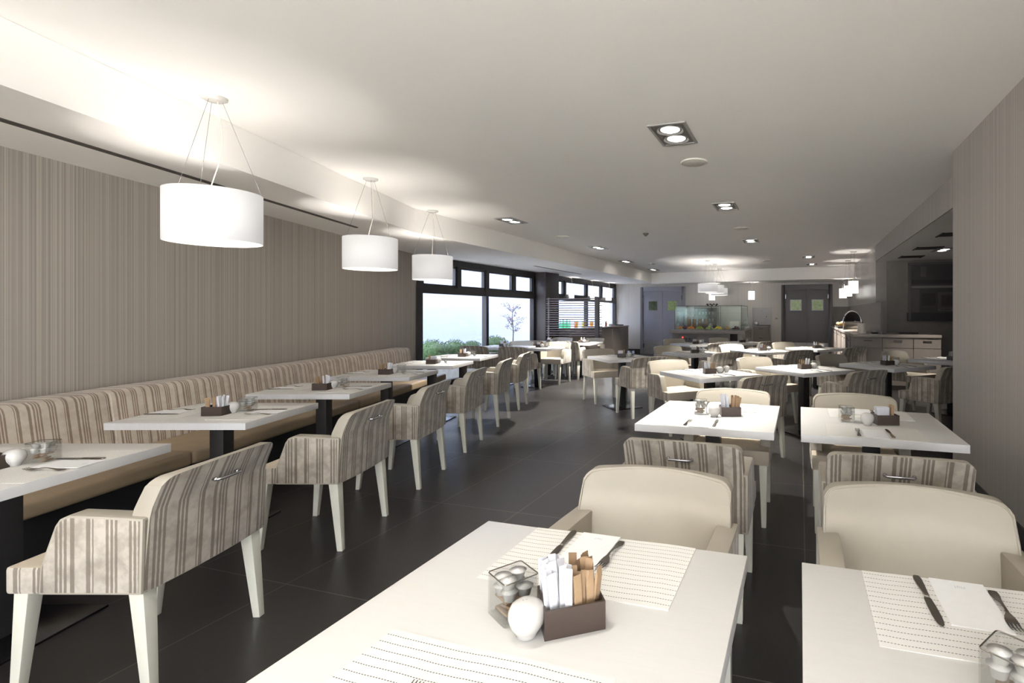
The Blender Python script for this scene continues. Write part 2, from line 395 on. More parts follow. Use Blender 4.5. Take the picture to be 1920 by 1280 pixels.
# ceiling slots
sl = MB(); sl.box(-3.475,-3.425,-3.4,6.25,SOF-.004,SOF+.002)
for x in (-3.462,-3.45,-3.438): sl.box(x-.002,x+.002,-3.4,6.25,SOF-.010,SOF-.004)
tag(link('linear_vent', sl.mesh('linear_vent','slot')), 'long dark slot diffuser in the lowered ceiling along the banquette', 'vent')
sl = MB(); sl.prism([G(-5.57,10.1), G(-5.52,10.1), G(-5.52,12.6), G(-5.57,12.6)], SOF-.005, SOF+.002)
tag(link('linear_vent', sl.mesh('linear_vent2','slot')), 'short dark slot diffuser in the lowered ceiling by the windows', 'vent')

# ================================================================== WINDOW WALL
def mullions(name, ys, uppers, y0, y1, label):
    root = tag(link(name, None), label, None, None, 'structure')
    fr = MB()
    s0, s1 = Ws(y0), Ws(y1); L = s1-s0
    def bar(sa, sb_, z0, z1, d0=-.10, d1=.0): fr.prism([W(sa,d0), W(sb_,d0), W(sb_,d1), W(sa,d1)], z0, z1)
    bar(s0, s1, 2.335, SOF); bar(s0, s1, 1.775, 1.905, -.10, .01); bar(s0, s1, 0, .12)
    for y in ys:
        s = Ws(y); bar(s-.045, s+.045, .12, 2.335, -.10, .012)
    for y in uppers:
        s = Ws(y); bar(s-.045, s+.045, 1.905, 2.335, -.10, .012)
    link('frame', fr.mesh(name+'_frame','frame'), root)
    allx = sorted(set(ys+uppers))
    for a, b in zip(ys[:-1], ys[1:]):
        p = MB(); p.prism([W(Ws(a)+.04,-.055), W(Ws(b)-.04,-.055), W(Ws(b)-.04,-.045), W(Ws(a)+.04,-.045)], .12, 1.78)
        link('pane', p.mesh('pane','glass'), root)
    for a, b in zip(allx[:-1], allx[1:]):
        sa, sb_ = Ws(a)+.045, Ws(b)-.045
        p = MB(); p.prism([W(sa,-.055), W(sb_,-.055), W(sb_,-.045), W(sa,-.045)], 1.9, 2.34)
        link('pane', p.mesh('pane','glass'), root)
        q = MB(); m = .05
        for (x0,x1,z0,z1) in ((sa,sa+m,1.905,2.335),(sb_-m,sb_,1.905,2.335),(sa,sb_,1.905,1.905+m),(sa,sb_,2.335-m,2.335)):
            q.prism([W(x0,-.08), W(x1,-.08), W(x1,-.01), W(x0,-.01)], z0, z1)
        link('sash', q.mesh('sash','frame'), root)
    return root
mullions('window_1', [9.28, 11.15, 13.0], [10.27, 12.15], 9.2, 13.06, 'big dark framed window beside the end of the banquette')
mullions('window_2', [13.75, 16.0, 18.24], [14.6, 17.1], 13.7, 18.3, 'dark framed window behind the slatted screen')
jb = MB(); jb.prism([(-4.0,9.2), W(Ws(9.3),-.1), W(Ws(9.3),.03), (-3.985,9.14)], 0, SOF)
struct('trim_4', jb, 'frame', 'dark jamb where the striped wall meets the window')
co = MB(); s0 = Ws(13.05); co.prism([W(s0,-.15), W(s0+.707,-.15), W(s0+.707,.297), W(s0,.297)], 0, SOF)
struct('column', co, 'column', 'dark brown clad column between the two windows', bevel=.004)

# outside: paving, rendered wall, planter, bushes, tree
pv = MB(); pv.prism([W(-6,-.12), W(14,-.12), W(14,-7), W(-6,-7)], -.25, -.12)
struct('ground', pv, 'pave', 'pale paving outside the windows')
ow = MB(); ow.prism([W(-3,-2.6), W(14,-2.6), W(14,-2.8), W(-3,-2.8)], -.12, 4.9)  # real wall, its top raised out of view to shade garden and windows
struct('wall_outside', ow, 'render', 'pale rendered garden wall seen through the windows')
ow = MB(); ow.prism([(-20,-34), (24,-34), (24,-3.75), (-20,-3.75)], -.25, -.13)  # unseen paving, made pale and wide to bounce sunlight up to the ceiling
struct('ground_bounce', ow, 'pave', 'unseen paving behind the camera, made pale to bounce sun inside')
pl = MB(); pl.prism([W(Ws(9.8),-.75), W(Ws(14.8),-.75), W(Ws(14.8),-1.5), W(Ws(9.8),-1.5)], -.12, .42)
tag(link('planter', pl.mesh('planter','soil',bevel=.02)), 'long low pale planter outside the big window', 'planter')
def bush(Y, r, zc, label, d=-1.1):
    b = MB(); c = W(Ws(Y), d); rnd = random.Random(int(Y*100))
    b.ball((0,0,0), r*.82, 14, sz=.85, jit=.12)
    for i in range(1500):
        th = math.acos(rnd.uniform(-.55,1)); a = rnd.uniform(0, 2*PI); q = r*rnd.uniform(.8,1.06)
        p = Vector((q*math.sin(th)*math.cos(a), q*math.sin(th)*math.sin(a), q*.85*math.cos(th)))
        t = Vector((rnd.uniform(-1,1), rnd.uniform(-1,1), rnd.uniform(-.4,1))).normalized(); n = t.cross(p.normalized()).normalized()
        s = rnd.uniform(.018,.035)
        b.raw([p-n*s*.35, p+t*s, p+n*s*.35, p-t*s*.5], [(0,1,2,3)])
    return tag(link('bush', b.mesh('bush','leaf'), None, (c[0],c[1],zc)), label, 'bush')
bush(10.75,.34,.56,'leftmost round green bush outside the big window')
bush(11.45,.30,.55,'round green bush outside, just left of the window mullion')
bush(12.05,.26,.53,'small green bush outside, just right of the window mullion')
bush(12.95,.33,.56,'bright green bush outside, beside the slim tree')
tr = MB(); rnd = random.Random(3); pts = [Vector((0,0,0)),Vector((.02,0,.5)),Vector((-.02,.02,.9)),Vector((.03,0,1.25))]
tr.tube(pts,[.018,.014,.010,.006],6)
lv = MB(); b0 = W(Ws(13.55),-1.0)
for i in range(16):
    a = rnd.uniform(0,2*PI); z = rnd.uniform(.45,1.2); e = Vector((math.cos(a)*rnd.uniform(.12,.32), math.sin(a)*rnd.uniform(.12,.32), z+rnd.uniform(.05,.25)))
    tr.tube([Vector((0,0,z)), e],[.006,.003],4)
    for k in range(26):
        p = Vector((0,0,z)).lerp(e, rnd.uniform(.4,1.1))+Vector([rnd.uniform(-.05,.05) for _ in range(3)]); t = Vector([rnd.uniform(-1,1) for _ in range(3)]).normalized(); n = t.cross(Vector((.3,.2,1))).normalized(); s = .03
        lv.raw([p-n*s*.4,p+t*s,p+n*s*.4,p-t*s],[(0,1,2,3)])
tt = thing('slim_tree','slim young tree with sparse plum leaves outside the big window','tree',(b0[0],b0[1],.42))
link('trunk', tr.mesh('trunk','bark'), tt); link('foliage', lv.mesh('foliage','leaf2'), tt)

# ================================================================== DOORS
def double_door(n, u0, u1, mat, paneL, paneR, label):
    root = tag(link('door_%d'%n, None), label, None, None, 'structure')
    v = 17.23; wf_ = .115 if n == 1 else .12; top = 2.325
    f = MB()
    for a, b, z0, z1 in ((u0,u0+wf_,0,top),(u1-wf_,u1,0,top),(u0+wf_,u1-wf_,top-.15,top)):
        f.prism([G(a,v-.06),G(b,v-.06),G(b,v),G(a,v)],z0,z1)
    link('door_frame', f.mesh('door_frame',mat,bevel=.006), root)
    a, b = u0+wf_, u1-wf_; mid = (a+b)/2
    for i, (x0, x1, pm) in enumerate(((a+.004,mid-.003,paneL),(mid+.003,b-.004,paneR))):
        lf = MB(); lf.prism([G(x0,v-.035),G(x1,v-.035),G(x1,v-.001),G(x0,v-.001)],.01,top-.155)
        o = link('door_leaf', lf.mesh('door_leaf',mat,bevel=.003), root)
        xm = (x0+x1)/2; s = .155
        pn = MB(); pn.prism([G(xm-s,v-.040),G(xm+s,v-.040),G(xm+s,v-.036),G(xm-s,v-.036)],1.52,1.83)
        link('vision_pane', pn.mesh('vision_pane',pm), o)
        fr = MB()
        for p0,p1,z0,z1 in ((xm-s-.02,xm-s,1.50,1.85),(xm+s,xm+s+.02,1.50,1.85),(xm-s,xm+s,1.83,1.85),(xm-s,xm+s,1.50,1.52)):
            fr.prism([G(p0,v-.045),G(p1,v-.045),G(p1,v-.036),G(p0,v-.036)],z0,z1)
        link('pane_trim', fr.mesh('pane_trim','kick'), o)
        kp = MB(); kp.prism([G(x0+.01,v-.039),G(x1-.01,v-.039),G(x1-.01,v-.036),G(x0+.01,v-.036)],.03,.48)
        link('kick_plate', kp.mesh('kick_plate','kick'), o)
        xh = x0 if i == 0 else x1
        hg = MB()
        for z in (.3,1.95): hg.prism([G(xh-.02,v-.05),G(xh+.02,v-.05),G(xh+.02,v-.036),G(xh-.02,v-.036)],z-.07,z+.07)
        link('hinge', hg.mesh('hinge','brushed'), o)
double_door(1, ULD[0], ULD[1], 'door', 'pane_d', 'pane_g', 'slate grey double service door left of the buffet')
double_door(2, URD[0], URD[1], 'doorR', 'pane_g', 'pane_g', 'charcoal double service door right of the buffet')

# ================================================================== CEILING FITTINGS
dl = MB(); a = .12; b = .215
for (x0,x1,y0,y1) in ((-a-.02,-a,-b-.02,b+.02),(a,a+.02,-b-.02,b+.02),(-a,a,-b-.02,-b),(-a,a,b,b+.02)): dl.box(x0,x1,y0,y1,-.012,-.001)
housing = MB(); housing.box(-a,a,-b,b,-.004,-.001)
ring = MB(); ring.lathe([(.085,-.006),(.095,-.016),(.1,-.016),(.1,-.004),(.085,-.004)],28)
bulb = MB(); bulb.lathe([(.001,-.0085),(.05,-.0085),(.07,-.006)],24,smooth=False)
MEdl = (dl.mesh('dl_frame','rim'), housing.mesh('dl_housing','lampbox'), ring.mesh('dl_ring','rim'), bulb.mesh('dl_bulb','bulb'))
SPOT = bpy.data.lights.new('downlight_beam','SPOT'); SPOT.energy = K_SPOT; SPOT.color = (1.0,.96,.89); SPOT.spot_size = math.radians(80); SPOT.spot_blend = .8; SPOT.shadow_soft_size = .035
def downlight(x, y, z, label, k=1.0, group='recessed twin downlights'):
    r = thing('downlight', label, 'downlight', (x,y,z), -PHI, group)
    link('housing', MEdl[1], r); link('trim_frame', MEdl[0], r)
    for s in (-1,1):
        g = link('lamp_ring', MEdl[2], r, (0,s*.1,0)); link('bulb', MEdl[3], g)
    sp = SPOT
    if k != 1.0:
        sp = SPOT.copy(); sp.energy = K_SPOT*k
    link('light_source', sp, r, (0,0,-.03))
    return r
cl = CEIL-.001
downlight(.24,3.9,cl,'largest square twin downlight in the ceiling above the bright centre table')
downlight(1.06,6.52,cl,'second twin downlight in the line above the centre tables',1.5)
downlight(2.03,9.61,cl,'third twin downlight in the line above the centre tables',3.0)
downlight(3.98,12.3,cl,'twin downlight near the far right pendant row, front one',4.0)
downlight(4.65,14.1,cl,'twin downlight near the far right pendant row, rear one',4.0)
downlight(-1.9,7.52,cl,'twin downlight just right of the third drum pendant',1.6)
downlight(-.89,10.62,cl,'second twin downlight along the left ceiling beam',4.0)
downlight(*G(-4.32,12.7),cl,'third twin downlight, close to the left ceiling beam',.9)
downlight(*G(-4.32,15.3),cl,'fourth twin downlight, at the far end of the left beam',.9)
downlight(*G(2.24,9.5),SOF-.001,'twin downlight in the alcove ceiling beside the pier',.6)
downlight(*G(-.93,1.0),cl,'twin downlight above the nearest centre table, out of the frame',.15)
downlight(*G(-.9,-1.8),cl,'twin downlight behind the camera, out of the frame',.4)
def flat_round(name, x, y, r, label, cat, mat='spk', z=cl):
    m = MB(); m.lathe([(.001,-.014),(r*.86,-.014),(r*.9,-.010),(r*.93,-.016),(r,-.012),(r,0)],32)
    return tag(link(name, m.mesh(name,mat), None, (x,y,z)), label, cat)
flat_round('ceiling_speaker',.47,4.62,.12,'round white ceiling speaker behind the largest twin downlight','speaker')
flat_round('ceiling_speaker',1.58,8.18,.12,'faint round ceiling speaker before the third centre downlight','speaker')
flat_round('ceiling_speaker',-1.39,9.08,.12,'round ceiling speaker in front of the left ceiling beam','speaker')
flat_round('ceiling_speaker',.26,14.1,.10,'small far round ceiling speaker left of the drum pendants','speaker')
flat_round('ceiling_speaker',3.18,13.16,.10,'small far round ceiling speaker right of the drum pendants','speaker')
sd = MB(); sd.lathe([(.001,-.05),(.02,-.05),(.028,-.03),(.045,-.022),(.05,0)],20)
tag(link('smoke_detector', sd.mesh('smoke_detector','lampbox'), None, (.07,8.72,cl)), 'small grey smoke detector in the middle of the ceiling', 'detector')
for i,(u,v,t) in enumerate(((1.95,7.7,'nearest'),(1.95,9.2,'middle'),(1.95,10.5,'farthest'))):
    m = MB(); m.box(-.17,.17,-.17,.17,-.006,-.001); m.box(-.19,-.17,-.19,.19,-.012,-.001); m.box(.17,.19,-.19,.19,-.012,-.001)
    p = G(u,v); o = link('ceiling_grille', m.mesh('ceiling_grille','dark'), None, (p[0],p[1],SOF), -PHI)
    tag(o, '%s dark square grille in the alcove ceiling'%t, 'vent', 'dark ceiling grilles in the alcove')

# ------------------------------------------------------------------ pendants
def pendant_meshes(R, z0, z1, zc, seed):
    sh = MB(); sh.lathe([(R,z0),(R,z1)],64,mi=0); sh.lathe([(R-.003,z1),(R-.003,z0)],64,mi=1)
    sh.lathe([(R,z1),(R-.003,z1)],64,mi=0); sh.lathe([(R-.003,z0),(R,z0)],64,mi=2)
    shade = sh.mesh('shade',['shade' if R > .15 else 'shade_s','shade_in','rim'])
    df = MB(); df.lathe([(.001,z0+.012),(R-.006,z0+.012),(R-.006,z0+.016),(.001,z0+.016)],48,smooth=False)
    cn = MB(); cn.lathe([(.001,zc-.022),(.05,zc-.022),(.068,zc-.012),(.07,zc)],28)
    wr_ = MB()
    for k in range(3):
        q = 2*PI*k/3+.5; wr_.tube([(.04*math.cos(q),.04*math.sin(q),zc-.02),((R-.005)*math.cos(q),(R-.005)*math.sin(q),z1)],.0011,5)
    rnd = random.Random(seed); cd = MB(); pts = []
    for k in range(13):
        t = k/12; z = (zc-.02)*(1-t)+(z1-.06)*t; pts.append((.02+.045*math.sin(t*5.2)*t, .0+.02*math.sin(t*4), z))
    cd.tube(pts,.0032,6)
    hh_ = z1-z0; sk = MB(); sk.lathe([(.001,z1-.055),(.011,z1-.055),(.011,z0+.62*hh_),(.014,z0+.58*hh_),(.012,z0+.48*hh_),(.001,z0+.45*hh_)],14)
    return shade, df.mesh('diffuser','shade_in'), cn.mesh('canopy','white'), wr_.mesh('suspension_wire','brushed'), cd.mesh('flex','cord'), sk.mesh('bulb','bulb')
PT = bpy.data.lights.new('pendant_glow','POINT'); PT.energy = K_DRUM; PT.color = (1.0,.95,.89); PT.shadow_soft_size = .03
def pendant(x, y, label, R=.25, z0=1.847, z1=2.159, zc=CEIL, group=None, seed=1, rz=0, k=1.0, cache={}):
    key = (R,z0,z1,zc,seed)
    if key not in cache: cache[key] = pendant_meshes(R,z0,z1,zc,seed)
    sh, df, cn, wi, cd, sk = cache[key]
    r = thing('pendant_lamp', label, 'pendant lamp', (x,y,0), rz, group)
    s = link('lamp_shade', sh, r); link('diffuser', df, s); link('canopy', cn, r); link('suspension_wire', wi, r); link('flex', cd, r); link('bulb', sk, r)
    p = PT
    if k != 1.0: p = PT.copy(); p.energy = K_DRUM*k
    link('light_source', p, r, (0,0,z0+.37*(z1-z0)))
    return r
GR = 'drum pendants over the banquette'
pendant(-2.69,3.25,'largest white drum pendant, hanging nearest above the banquette tables',group=GR)
pendant(-2.73,5.2,'second white drum pendant above the banquette tables',group=GR,rz=.6)
pendant(-2.76,6.82,'third white drum pendant, in front of the window corner',group=GR,rz=1.3)
pendant(-2.66,1.3,'white drum pendant left of the camera, out of the frame',group=GR,k=.3)
GB = 'drum pendants near the buffet'
for (u,v,t) in ((-2.247,13.07,'left'),(-2.2,13.9,'middle'),(-2.32,15.55,'right')):
    p = G(u,v); pendant(p[0],p[1],'%s flat white drum pendant of the cluster above the buffet'%t,z0=1.95,z1=2.165,group=GB,rz=u*3,k=(2.2 if u > -2.3 else 1.2))
GS = 'small cylinder pendants'
def small(px, Y, zc, label):
    pendant((px-CX)*Y/F, Y, label, R=.1, z0=1.845, z1=2.115, zc=zc, group=GS, seed=2, k=K_SMALL/K_DRUM)
small(1335,16.9,2.40,'small white cylinder pendant hanging just below the drum cluster')
small(1409,16.4,2.40,'small white cylinder pendant alone before the far wall')
small(1600,11.3,CEIL,'nearest small white cylinder pendant above the right counter')
small(1590,13.2,CEIL,'middle small white cylinder pendant above the right counter')
small(1580.5,14.7,CEIL,'farthest small white cylinder pendant above the right counter')
small(1070,14.9,SOF,'nearest small white cylinder pendant above the window counter')
small(1109,16.3,SOF,'middle small white cylinder pendant above the window counter')
small(1141,17.4,SOF,'farthest small white cylinder pendant above the window counter')

# ================================================================== BANQUETTE
def banquette(y0, y1, label, end=False):
    r = thing('banquette', label, 'banquette', (-3.6,(y0+y1)/2,0), 0, 'banquette sections along the striped wall'); h = (y1-y0)/2
    b = MB(); b.box(-.37,.33,-h+.002,h-.002,0,.33); link('plinth', b.mesh('plinth','dark'), r)
    s = MB(); n = 1; s.box(-.10,.44,-h+.004,h-.004,.335,.432); link('seat_cushion', s.mesh('seat_cushion','bseat',bevel=.028,seg=3), r)
    k = MB(); pr = [(-.10,.335),(-.10,.45),(-.150,.805),(-.162,.838),(-.19,.853),(-.385,.857),(-.395,.335)]
    ny = 2; vs = [(x,(-h+.003) if j == 0 else (h-.003),z) for j in range(2) for x,z in pr]; m = len(pr)
    fs = [(i,(i+1)%m,m+(i+1)%m,m+i) for i in range(m)]+[tuple(range(m)),tuple(range(m,2*m))]
    k.raw(vs, fs); y_off = (y0+y1)/2
    def buv(c): return (c.y+y_off, c.z if c.x > -.3 else c.x)
    link('backrest', k.mesh('backrest','bench',bevel=.012,seg=3,uvf=buv), r)
banquette(1.49,3.64,'nearest long banquette section, striped backrest and tan seat, at left edge')
banquette(3.64,5.79,'middle long banquette section with striped backrest and tan seat')
banquette(5.79,8.36,'farthest banquette section, ending before the window corner')

# ================================================================== CHAIR
def chair_kind():
    nx, nz = 26, 10; b = MB(); out = []; inn = []
    def prof(z):
        t = (z-.40)/.41
        yo = -.262-.016*min(1,(z-.40)/.28) - (.052*((z-.68)/.13)**1.15 if z > .68 else 0)
        th = .066-.018*t
        return yo, yo+th, .294-.018*t
    for j in range(nz+1):
        for i in range(nx+1):
            q = math.sin(PI/2*(-1+2*i/nx)); hw0 = .276; rr = .036
            zt = .806+.016*(1-q*q); dx = abs(q)*hw0-(hw0-rr)
            if dx > 0: zt -= rr-math.sqrt(max(0,rr*rr-min(dx,rr*.96)**2))
            z = .40+(zt-.40)*(j/nz); yo, yi, hw = prof(min(z,.83)); x = q*hw
            out.append((x, yo-.018*(1-q*q), z)); inn.append((x, yi-.038*(1-q*q)+.012*q*q, z))
    def gi(i, j): return j*(nx+1)+i
    no = len(out); fs = []; mi = []
    for j in range(nz):
        for i in range(nx):
            fs.append((gi(i,j),gi(i+1,j),gi(i+1,j+1),gi(i,j+1))); mi.append(0)
            fs.append((no+gi(i,j),no+gi(i,j+1),no+gi(i+1,j+1),no+gi(i+1,j))); mi.append(1)
    for j in range(nz):
        fs.append((gi(0,j),gi(0,j+1),no+gi(0,j+1),no+gi(0,j))); mi.append(1)
        fs.append((gi(nx,j),no+gi(nx,j),no+gi(nx,j+1),gi(nx,j+1))); mi.append(1)
    for i in range(nx):
        fs.append((gi(i,nz),gi(i+1,nz),no+gi(i+1,nz),no+gi(i,nz))); mi.append(1)
        fs.append((gi(i,0),no+gi(i,0),no+gi(i+1,0),gi(i+1,0))); mi.append(1)
    b.raw(out+inn, fs); b.mi = mi; b.sm = [True]*len(fs)
    back = b.mesh('backrest', ['chair','cream'], bevel=.008, seg=2, ang=50, bmat=1)
    pp = MB(); edge = [inn[gi(0,j)] for j in range(4,nz+1)]+[inn[gi(i,nz)] for i in range(1,nx)]+[inn[gi(nx,j)] for j in range(nz,3,-1)]
    pp.tube([(x*.985,y+.001,z-.006) for x,y,z in edge], .0035, 6)
    pipe = pp.mesh('piping','cream')
    arms = []
    pr = [(-.265,.40),(.105,.40),(.098,.50),(.045,.645),(.028,.670),(-.005,.684),(-.12,.680),(-.272,.672)]
    for s in (-1,1):
        a = MB(); m = len(pr); x0, x1 = (.230*s, .302*s)
        vs = [(x0,y,z) for y,z in pr]+[(x1,y,z) for y,z in pr]
        fs = [(i,(i+1)%m,m+(i+1)%m,m+i) for i in range(m)]+[tuple(range(m)),tuple(range(m,2*m))]
        a.raw(vs, fs, 1); a.mi[m+1] = 0; a.mi[0] = 0; a.mi[m-1] = 0; a.mi[1] = 1
        arms.append(a.mesh('armrest',['chair','cream'],bevel=.009,seg=2,ang=25,bmat=1))
    st = MB(); st.prism([(-.229,-.22),(.229,-.22),(.229,.095),(.299,.095),(.299,.225),(-.299,.225),(-.299,.095),(-.229,.095)],.40,.498,0)
    st.mi[3] = 1; st.mi[5] = 1
    seat = st.mesh('seat',['seat','chair'],bevel=.012,seg=2)
    def leg(tx,ty,bx,by,tw,bw):
        l = MB(); vs = [(bx+dx*bw,by+dy*bw,0) for dx,dy in ((-1,-1),(1,-1),(1,1),(-1,1))]+[(tx+dx*tw,ty+dy*tw,.402) for dx,dy in ((-1,-1),(1,-1),(1,1),(-1,1))]
        l.raw(vs,[(0,3,2,1),(4,5,6,7),(0,1,5,4),(1,2,6,5),(2,3,7,6),(3,0,4,7)]); return l.mesh('leg','leg',bevel=.003)
    h = MB(); y = -.322; h.tube([(-.055,y+.012,.735),(-.055,y-.014,.735),(-.047,y-.024,.735),(.047,y-.024,.735),(.055,y-.014,.735),(.055,y+.012,.735)],.0060,10)
    for s in (-1,1): h.ball((.055*s,y-.004,.735),.0095,10)
    KIND['chair'] = [('armchair',None,None,None,None), ('seat',seat,0,(0,0,0),None), ('backrest',back,0,(0,0,0),'striped velvet outside, cream leather inside'), ('piping',pipe,2,(0,0,0),None),
        ('armrest',arms[0],0,(0,0,0),None), ('armrest',arms[1],0,(0,0,0),None),
        ('leg',leg(.258,.185,.264,.222,.026,.015),0,(0,0,0),None), ('leg',leg(-.258,.185,-.264,.222,.026,.015),0,(0,0,0),None),
        ('leg',leg(.254,-.225,.262,-.262,.027,.016),0,(0,0,0),None), ('leg',leg(-.254,-.225,-.262,-.262,.027,.016),0,(0,0,0),None),
        ('handle',h.mesh('handle','chrome'),2,(0,0,0),'chrome bar handle')]
chair_kind()

# ================================================================== TABLE WARE
def table_kind(name, w_, d_):
    t = MB(); t.box(-w_/2,w_/2,-d_/2,d_/2,.708,.75,1); t.mi[1] = 0
    c = MB(); c.box(-.045,.045,-.045,.045,.012,.70); p = MB(); p.box(-.23,.23,-.23,.23,0,.012)
    m = MB(); m.box(-.15,.15,-.15,.15,.70,.708)
    KIND[name] = [('dining_table',None,None,None,None), ('tabletop',t.mesh('tabletop',['top','edge'],bevel=.0018),0,(0,0,0),None),
        ('column',c.mesh('column','black',bevel=.003),0,(0,0,0),None), ('base_plate',p.mesh('base_plate','brushed',bevel=.002),0,(0,0,0),None), ('mounting_plate',m.mesh('mounting_plate','black'),0,(0,0,0),None)]
table_kind('tR',.80,.86); table_kind('tD',.80,.80); table_kind('tL',.70,.84)

pm = MB(); nxp = 12
vs = []; fs = []
for j in range(2):
    for i in range(nxp+1):
        x = -.243+.486*i/nxp; vs.append((x, -.156 if j == 0 else .156, 0.0018+.0012*math.sin(i*.9+j)))
for j in range(2):
    for i in range(nxp+1):
        x = -.243+.486*i/nxp; vs.append((x, -.156 if j == 0 else .156, 0.0))
n1 = nxp+1
for i in range(nxp):
    fs += [(i,i+1,n1+i+1,n1+i),(2*n1+i,3*n1+i,3*n1+i+1,2*n1+i+1),(i,2*n1+i,2*n1+i+1,i+1),(n1+i,n1+i+1,3*n1+i+1,3*n1+i)]
fs += [(0,n1,3*n1,2*n1),(nxp,2*n1+nxp,3*n1+nxp,n1+nxp)]
pm.raw(vs, fs, 0, False)
KIND['mat'] = [('placemat',pm.mesh('placemat','mat',uvf=lambda c:(c.x,c.y)),None,None,None)]
npk = MB(); npk.box(-.058,.058,-.10,.10,0,.0012); npk.box(-.0575,.0575,-.0995,.0995,.0014,.0026)
em = MB()
for (x0,x1,y0,y1) in ((-.012,-.0108,-.004,.004),(-.0108,-.006,.003,.004),(-.006,-.0048,-.004,.004),(-.002,-.0008,-.004,.004),(-.002,.004,-.004,-.003),(.0028,.004,-.004,.004),(.0075,.0087,-.004,.004),(.0075,.0087,.0055,.0068)):
    em.box(x0,x1,y0,y1,0,.0002)
KIND['napkin'] = [('napkin',npk.mesh('napkin','napkin'),None,None,None),('printed_mark',em.mesh('printed_mark','blueprint'),0,(0,-.07,.0027),'small pale blue printed mark')]
def strip(mb, rows, x0=0.0, th=.0016):
    vs = []; fs = []; n = len(rows)
    for y, hw, z in rows: vs += [(x0-hw,y,z),(x0+hw,y,z),(x0+hw,y,z+th),(x0-hw,y,z+th)]
    for i in range(n-1):
        a = 4*i; b = a+4
        for k in range(4): fs.append((a+k,a+(k+1)%4,b+(k+1)%4,b+k))
    fs += [(0,1,2,3),(4*n-4,4*n-3,4*n-2,4*n-1)]
    mb.raw(vs, fs)
fk = MB()
rows = [(-.095,.006,.001),(-.091,.009,.001),(-.08,.0105,.001),(-.065,.0095,.002),(-.045,.006,.0045),(-.02,.0032,.008),(.005,.0028,.009),(.02,.004,.0075),(.03,.009,.005),(.04,.0118,.003),(.052,.0125,.002)]
rows = [(y*.92,h_,z_) for y,h_,z_ in rows]; strip(fk, rows)
for k in range(4):
    x = -.0102+.0068*k; strip(fk, [(.0478,.0022,.002),(.063,.0016,.002),(.076,.0013,.004),(.084,.0008,.0065)], x)
KIND['fork'] = [('fork',fk.mesh('fork','steel',bevel=.0004,seg=1),None,None,None)]
kn = MB(); strip(kn, [(-.105,.004,.001),(-.102,.0075,.0005),(-.09,.0095,.0003),(-.06,.0085,.0008),(-.03,.0062,.0015),(-.008,.0052,.002)], 0, .0045)
strip(kn, [(-.008,.0052,.003),(.0,.008,.003),(.03,.0095,.0028),(.07,.0095,.0025),(.09,.008,.0022),(.10,.0055,.002),(.106,.0015,.002)], .0012, .0012)
KIND['knife'] = [('knife',kn.mesh('knife','steel',bevel=.0006,seg=1),None,None,None)]
cd_ = MB(); X, Y_, t_ = .0625, .0535, .005
cd_.box(-X,X,-Y_,Y_,0,.004)
for (x0,x1,y0,y1) in ((-X,-X+t_,-Y_,Y_),(X-t_,X,-Y_,Y_),(-X+t_,X-t_,-Y_,-Y_+t_),(-X+t_,X-t_,Y_-t_,Y_)): cd_.box(x0,x1,y0,y1,.004,.058)
dv = MB(); dv.box(-.0015,.0015,-Y_+t_,Y_-t_,.004,.05)
KIND['caddy'] = [('sachet_caddy',cd_.mesh('sachet_caddy','box'),None,None,None),('divider',dv.mesh('divider','box'),0,(0,0,0),None)]
def sachet_mesh(name, mat, L, hw=.0078):
    m = MB(); vs = []; rows = [(0,hw*1.05,.0004),(.007,hw*1.05,.0004),(.014,hw,.0028),(L*.5,hw*.96,.0034),(L-.016,hw,.0028),(L-.008,hw*1.05,.0004),(L,hw*1.06,.0004)]
    for z, a, b in rows: vs += [(-a,-b,z),(a,-b,z),(a,b,z),(-a,b,z)]
    fs = []
    for i in range(len(rows)-1):
        for k in range(4): fs.append((4*i+k,4*i+(k+1)%4,4*i+4+(k+1)%4,4*i+4+k))
    n = 4*len(rows); fs += [(0,1,2,3),(n-4,n-3,n-2,n-1)]
    m.raw(vs, fs); return m.mesh(name, mat, bevel=.0005, seg=1)
KIND['sw'] = [('sugar_sachet',sachet_mesh('sachet_w','paperw',.118),None,None,None)]
KIND['sb'] = [('sugar_sachet',sachet_mesh('sachet_b','paperb',.108,.0085),None,None,None)]
fp = MB(); fp.box(-.036,.036,-.0022,.0022,0,.095)
KIND['packet'] = [('white_packet',fp.mesh('packet','paperw',bevel=.001,seg=1),None,None,None)]
sp_ = MB(); sp_.lathe([(.001,0),(.017,0),(.0205,.003),(.020,.007),(.026,.014),(.0335,.026),(.0372,.040),(.0365,.052),(.031,.063),(.020,.0705),(.009,.0732),(.001,.0738)],28)
hl = MB(); hl.lathe([(.0001,.0742),(.0011,.0742),(.0011,.0728)],8)
KIND['pot'] = [('salt_shaker',sp_.mesh('salt_shaker','white'),None,None,None),('pour_hole',hl.mesh('pour_hole','dark'),0,(-.006,-.004,-.0008),None)]
gc = MB(); a, t, hh = .041, .0028, .088
def rr(a_, z, r=.006):
    P = []
    for cx_, cy_, q0 in ((a_-r,a_-r,0),(-a_+r,a_-r,PI/2),(-a_+r,-a_+r,PI),(a_-r,-a_+r,1.5*PI)):
        for k in range(4): q = q0+PI/2*k/3; P.append((cx_+r*math.cos(q), cy_+r*math.sin(q), z))
    return P
rings = [rr(a,0),rr(a,hh),rr(a-t,hh,.004),rr(a-t,.006,.004)]; vs = sum(rings, []); n = 16; fs = []
for j in range(3):
    for i in range(n): fs.append((j*n+i,j*n+(i+1)%n,(j+1)*n+(i+1)%n,(j+1)*n+i))
fs += [tuple(range(n)), tuple(range(3*n,4*n))]
gc.raw(vs, fs, 0)
rm = MB(); q = rr(a-.0014,hh); rm.tube(q+[q[0]], .0013, 5, caps=False)
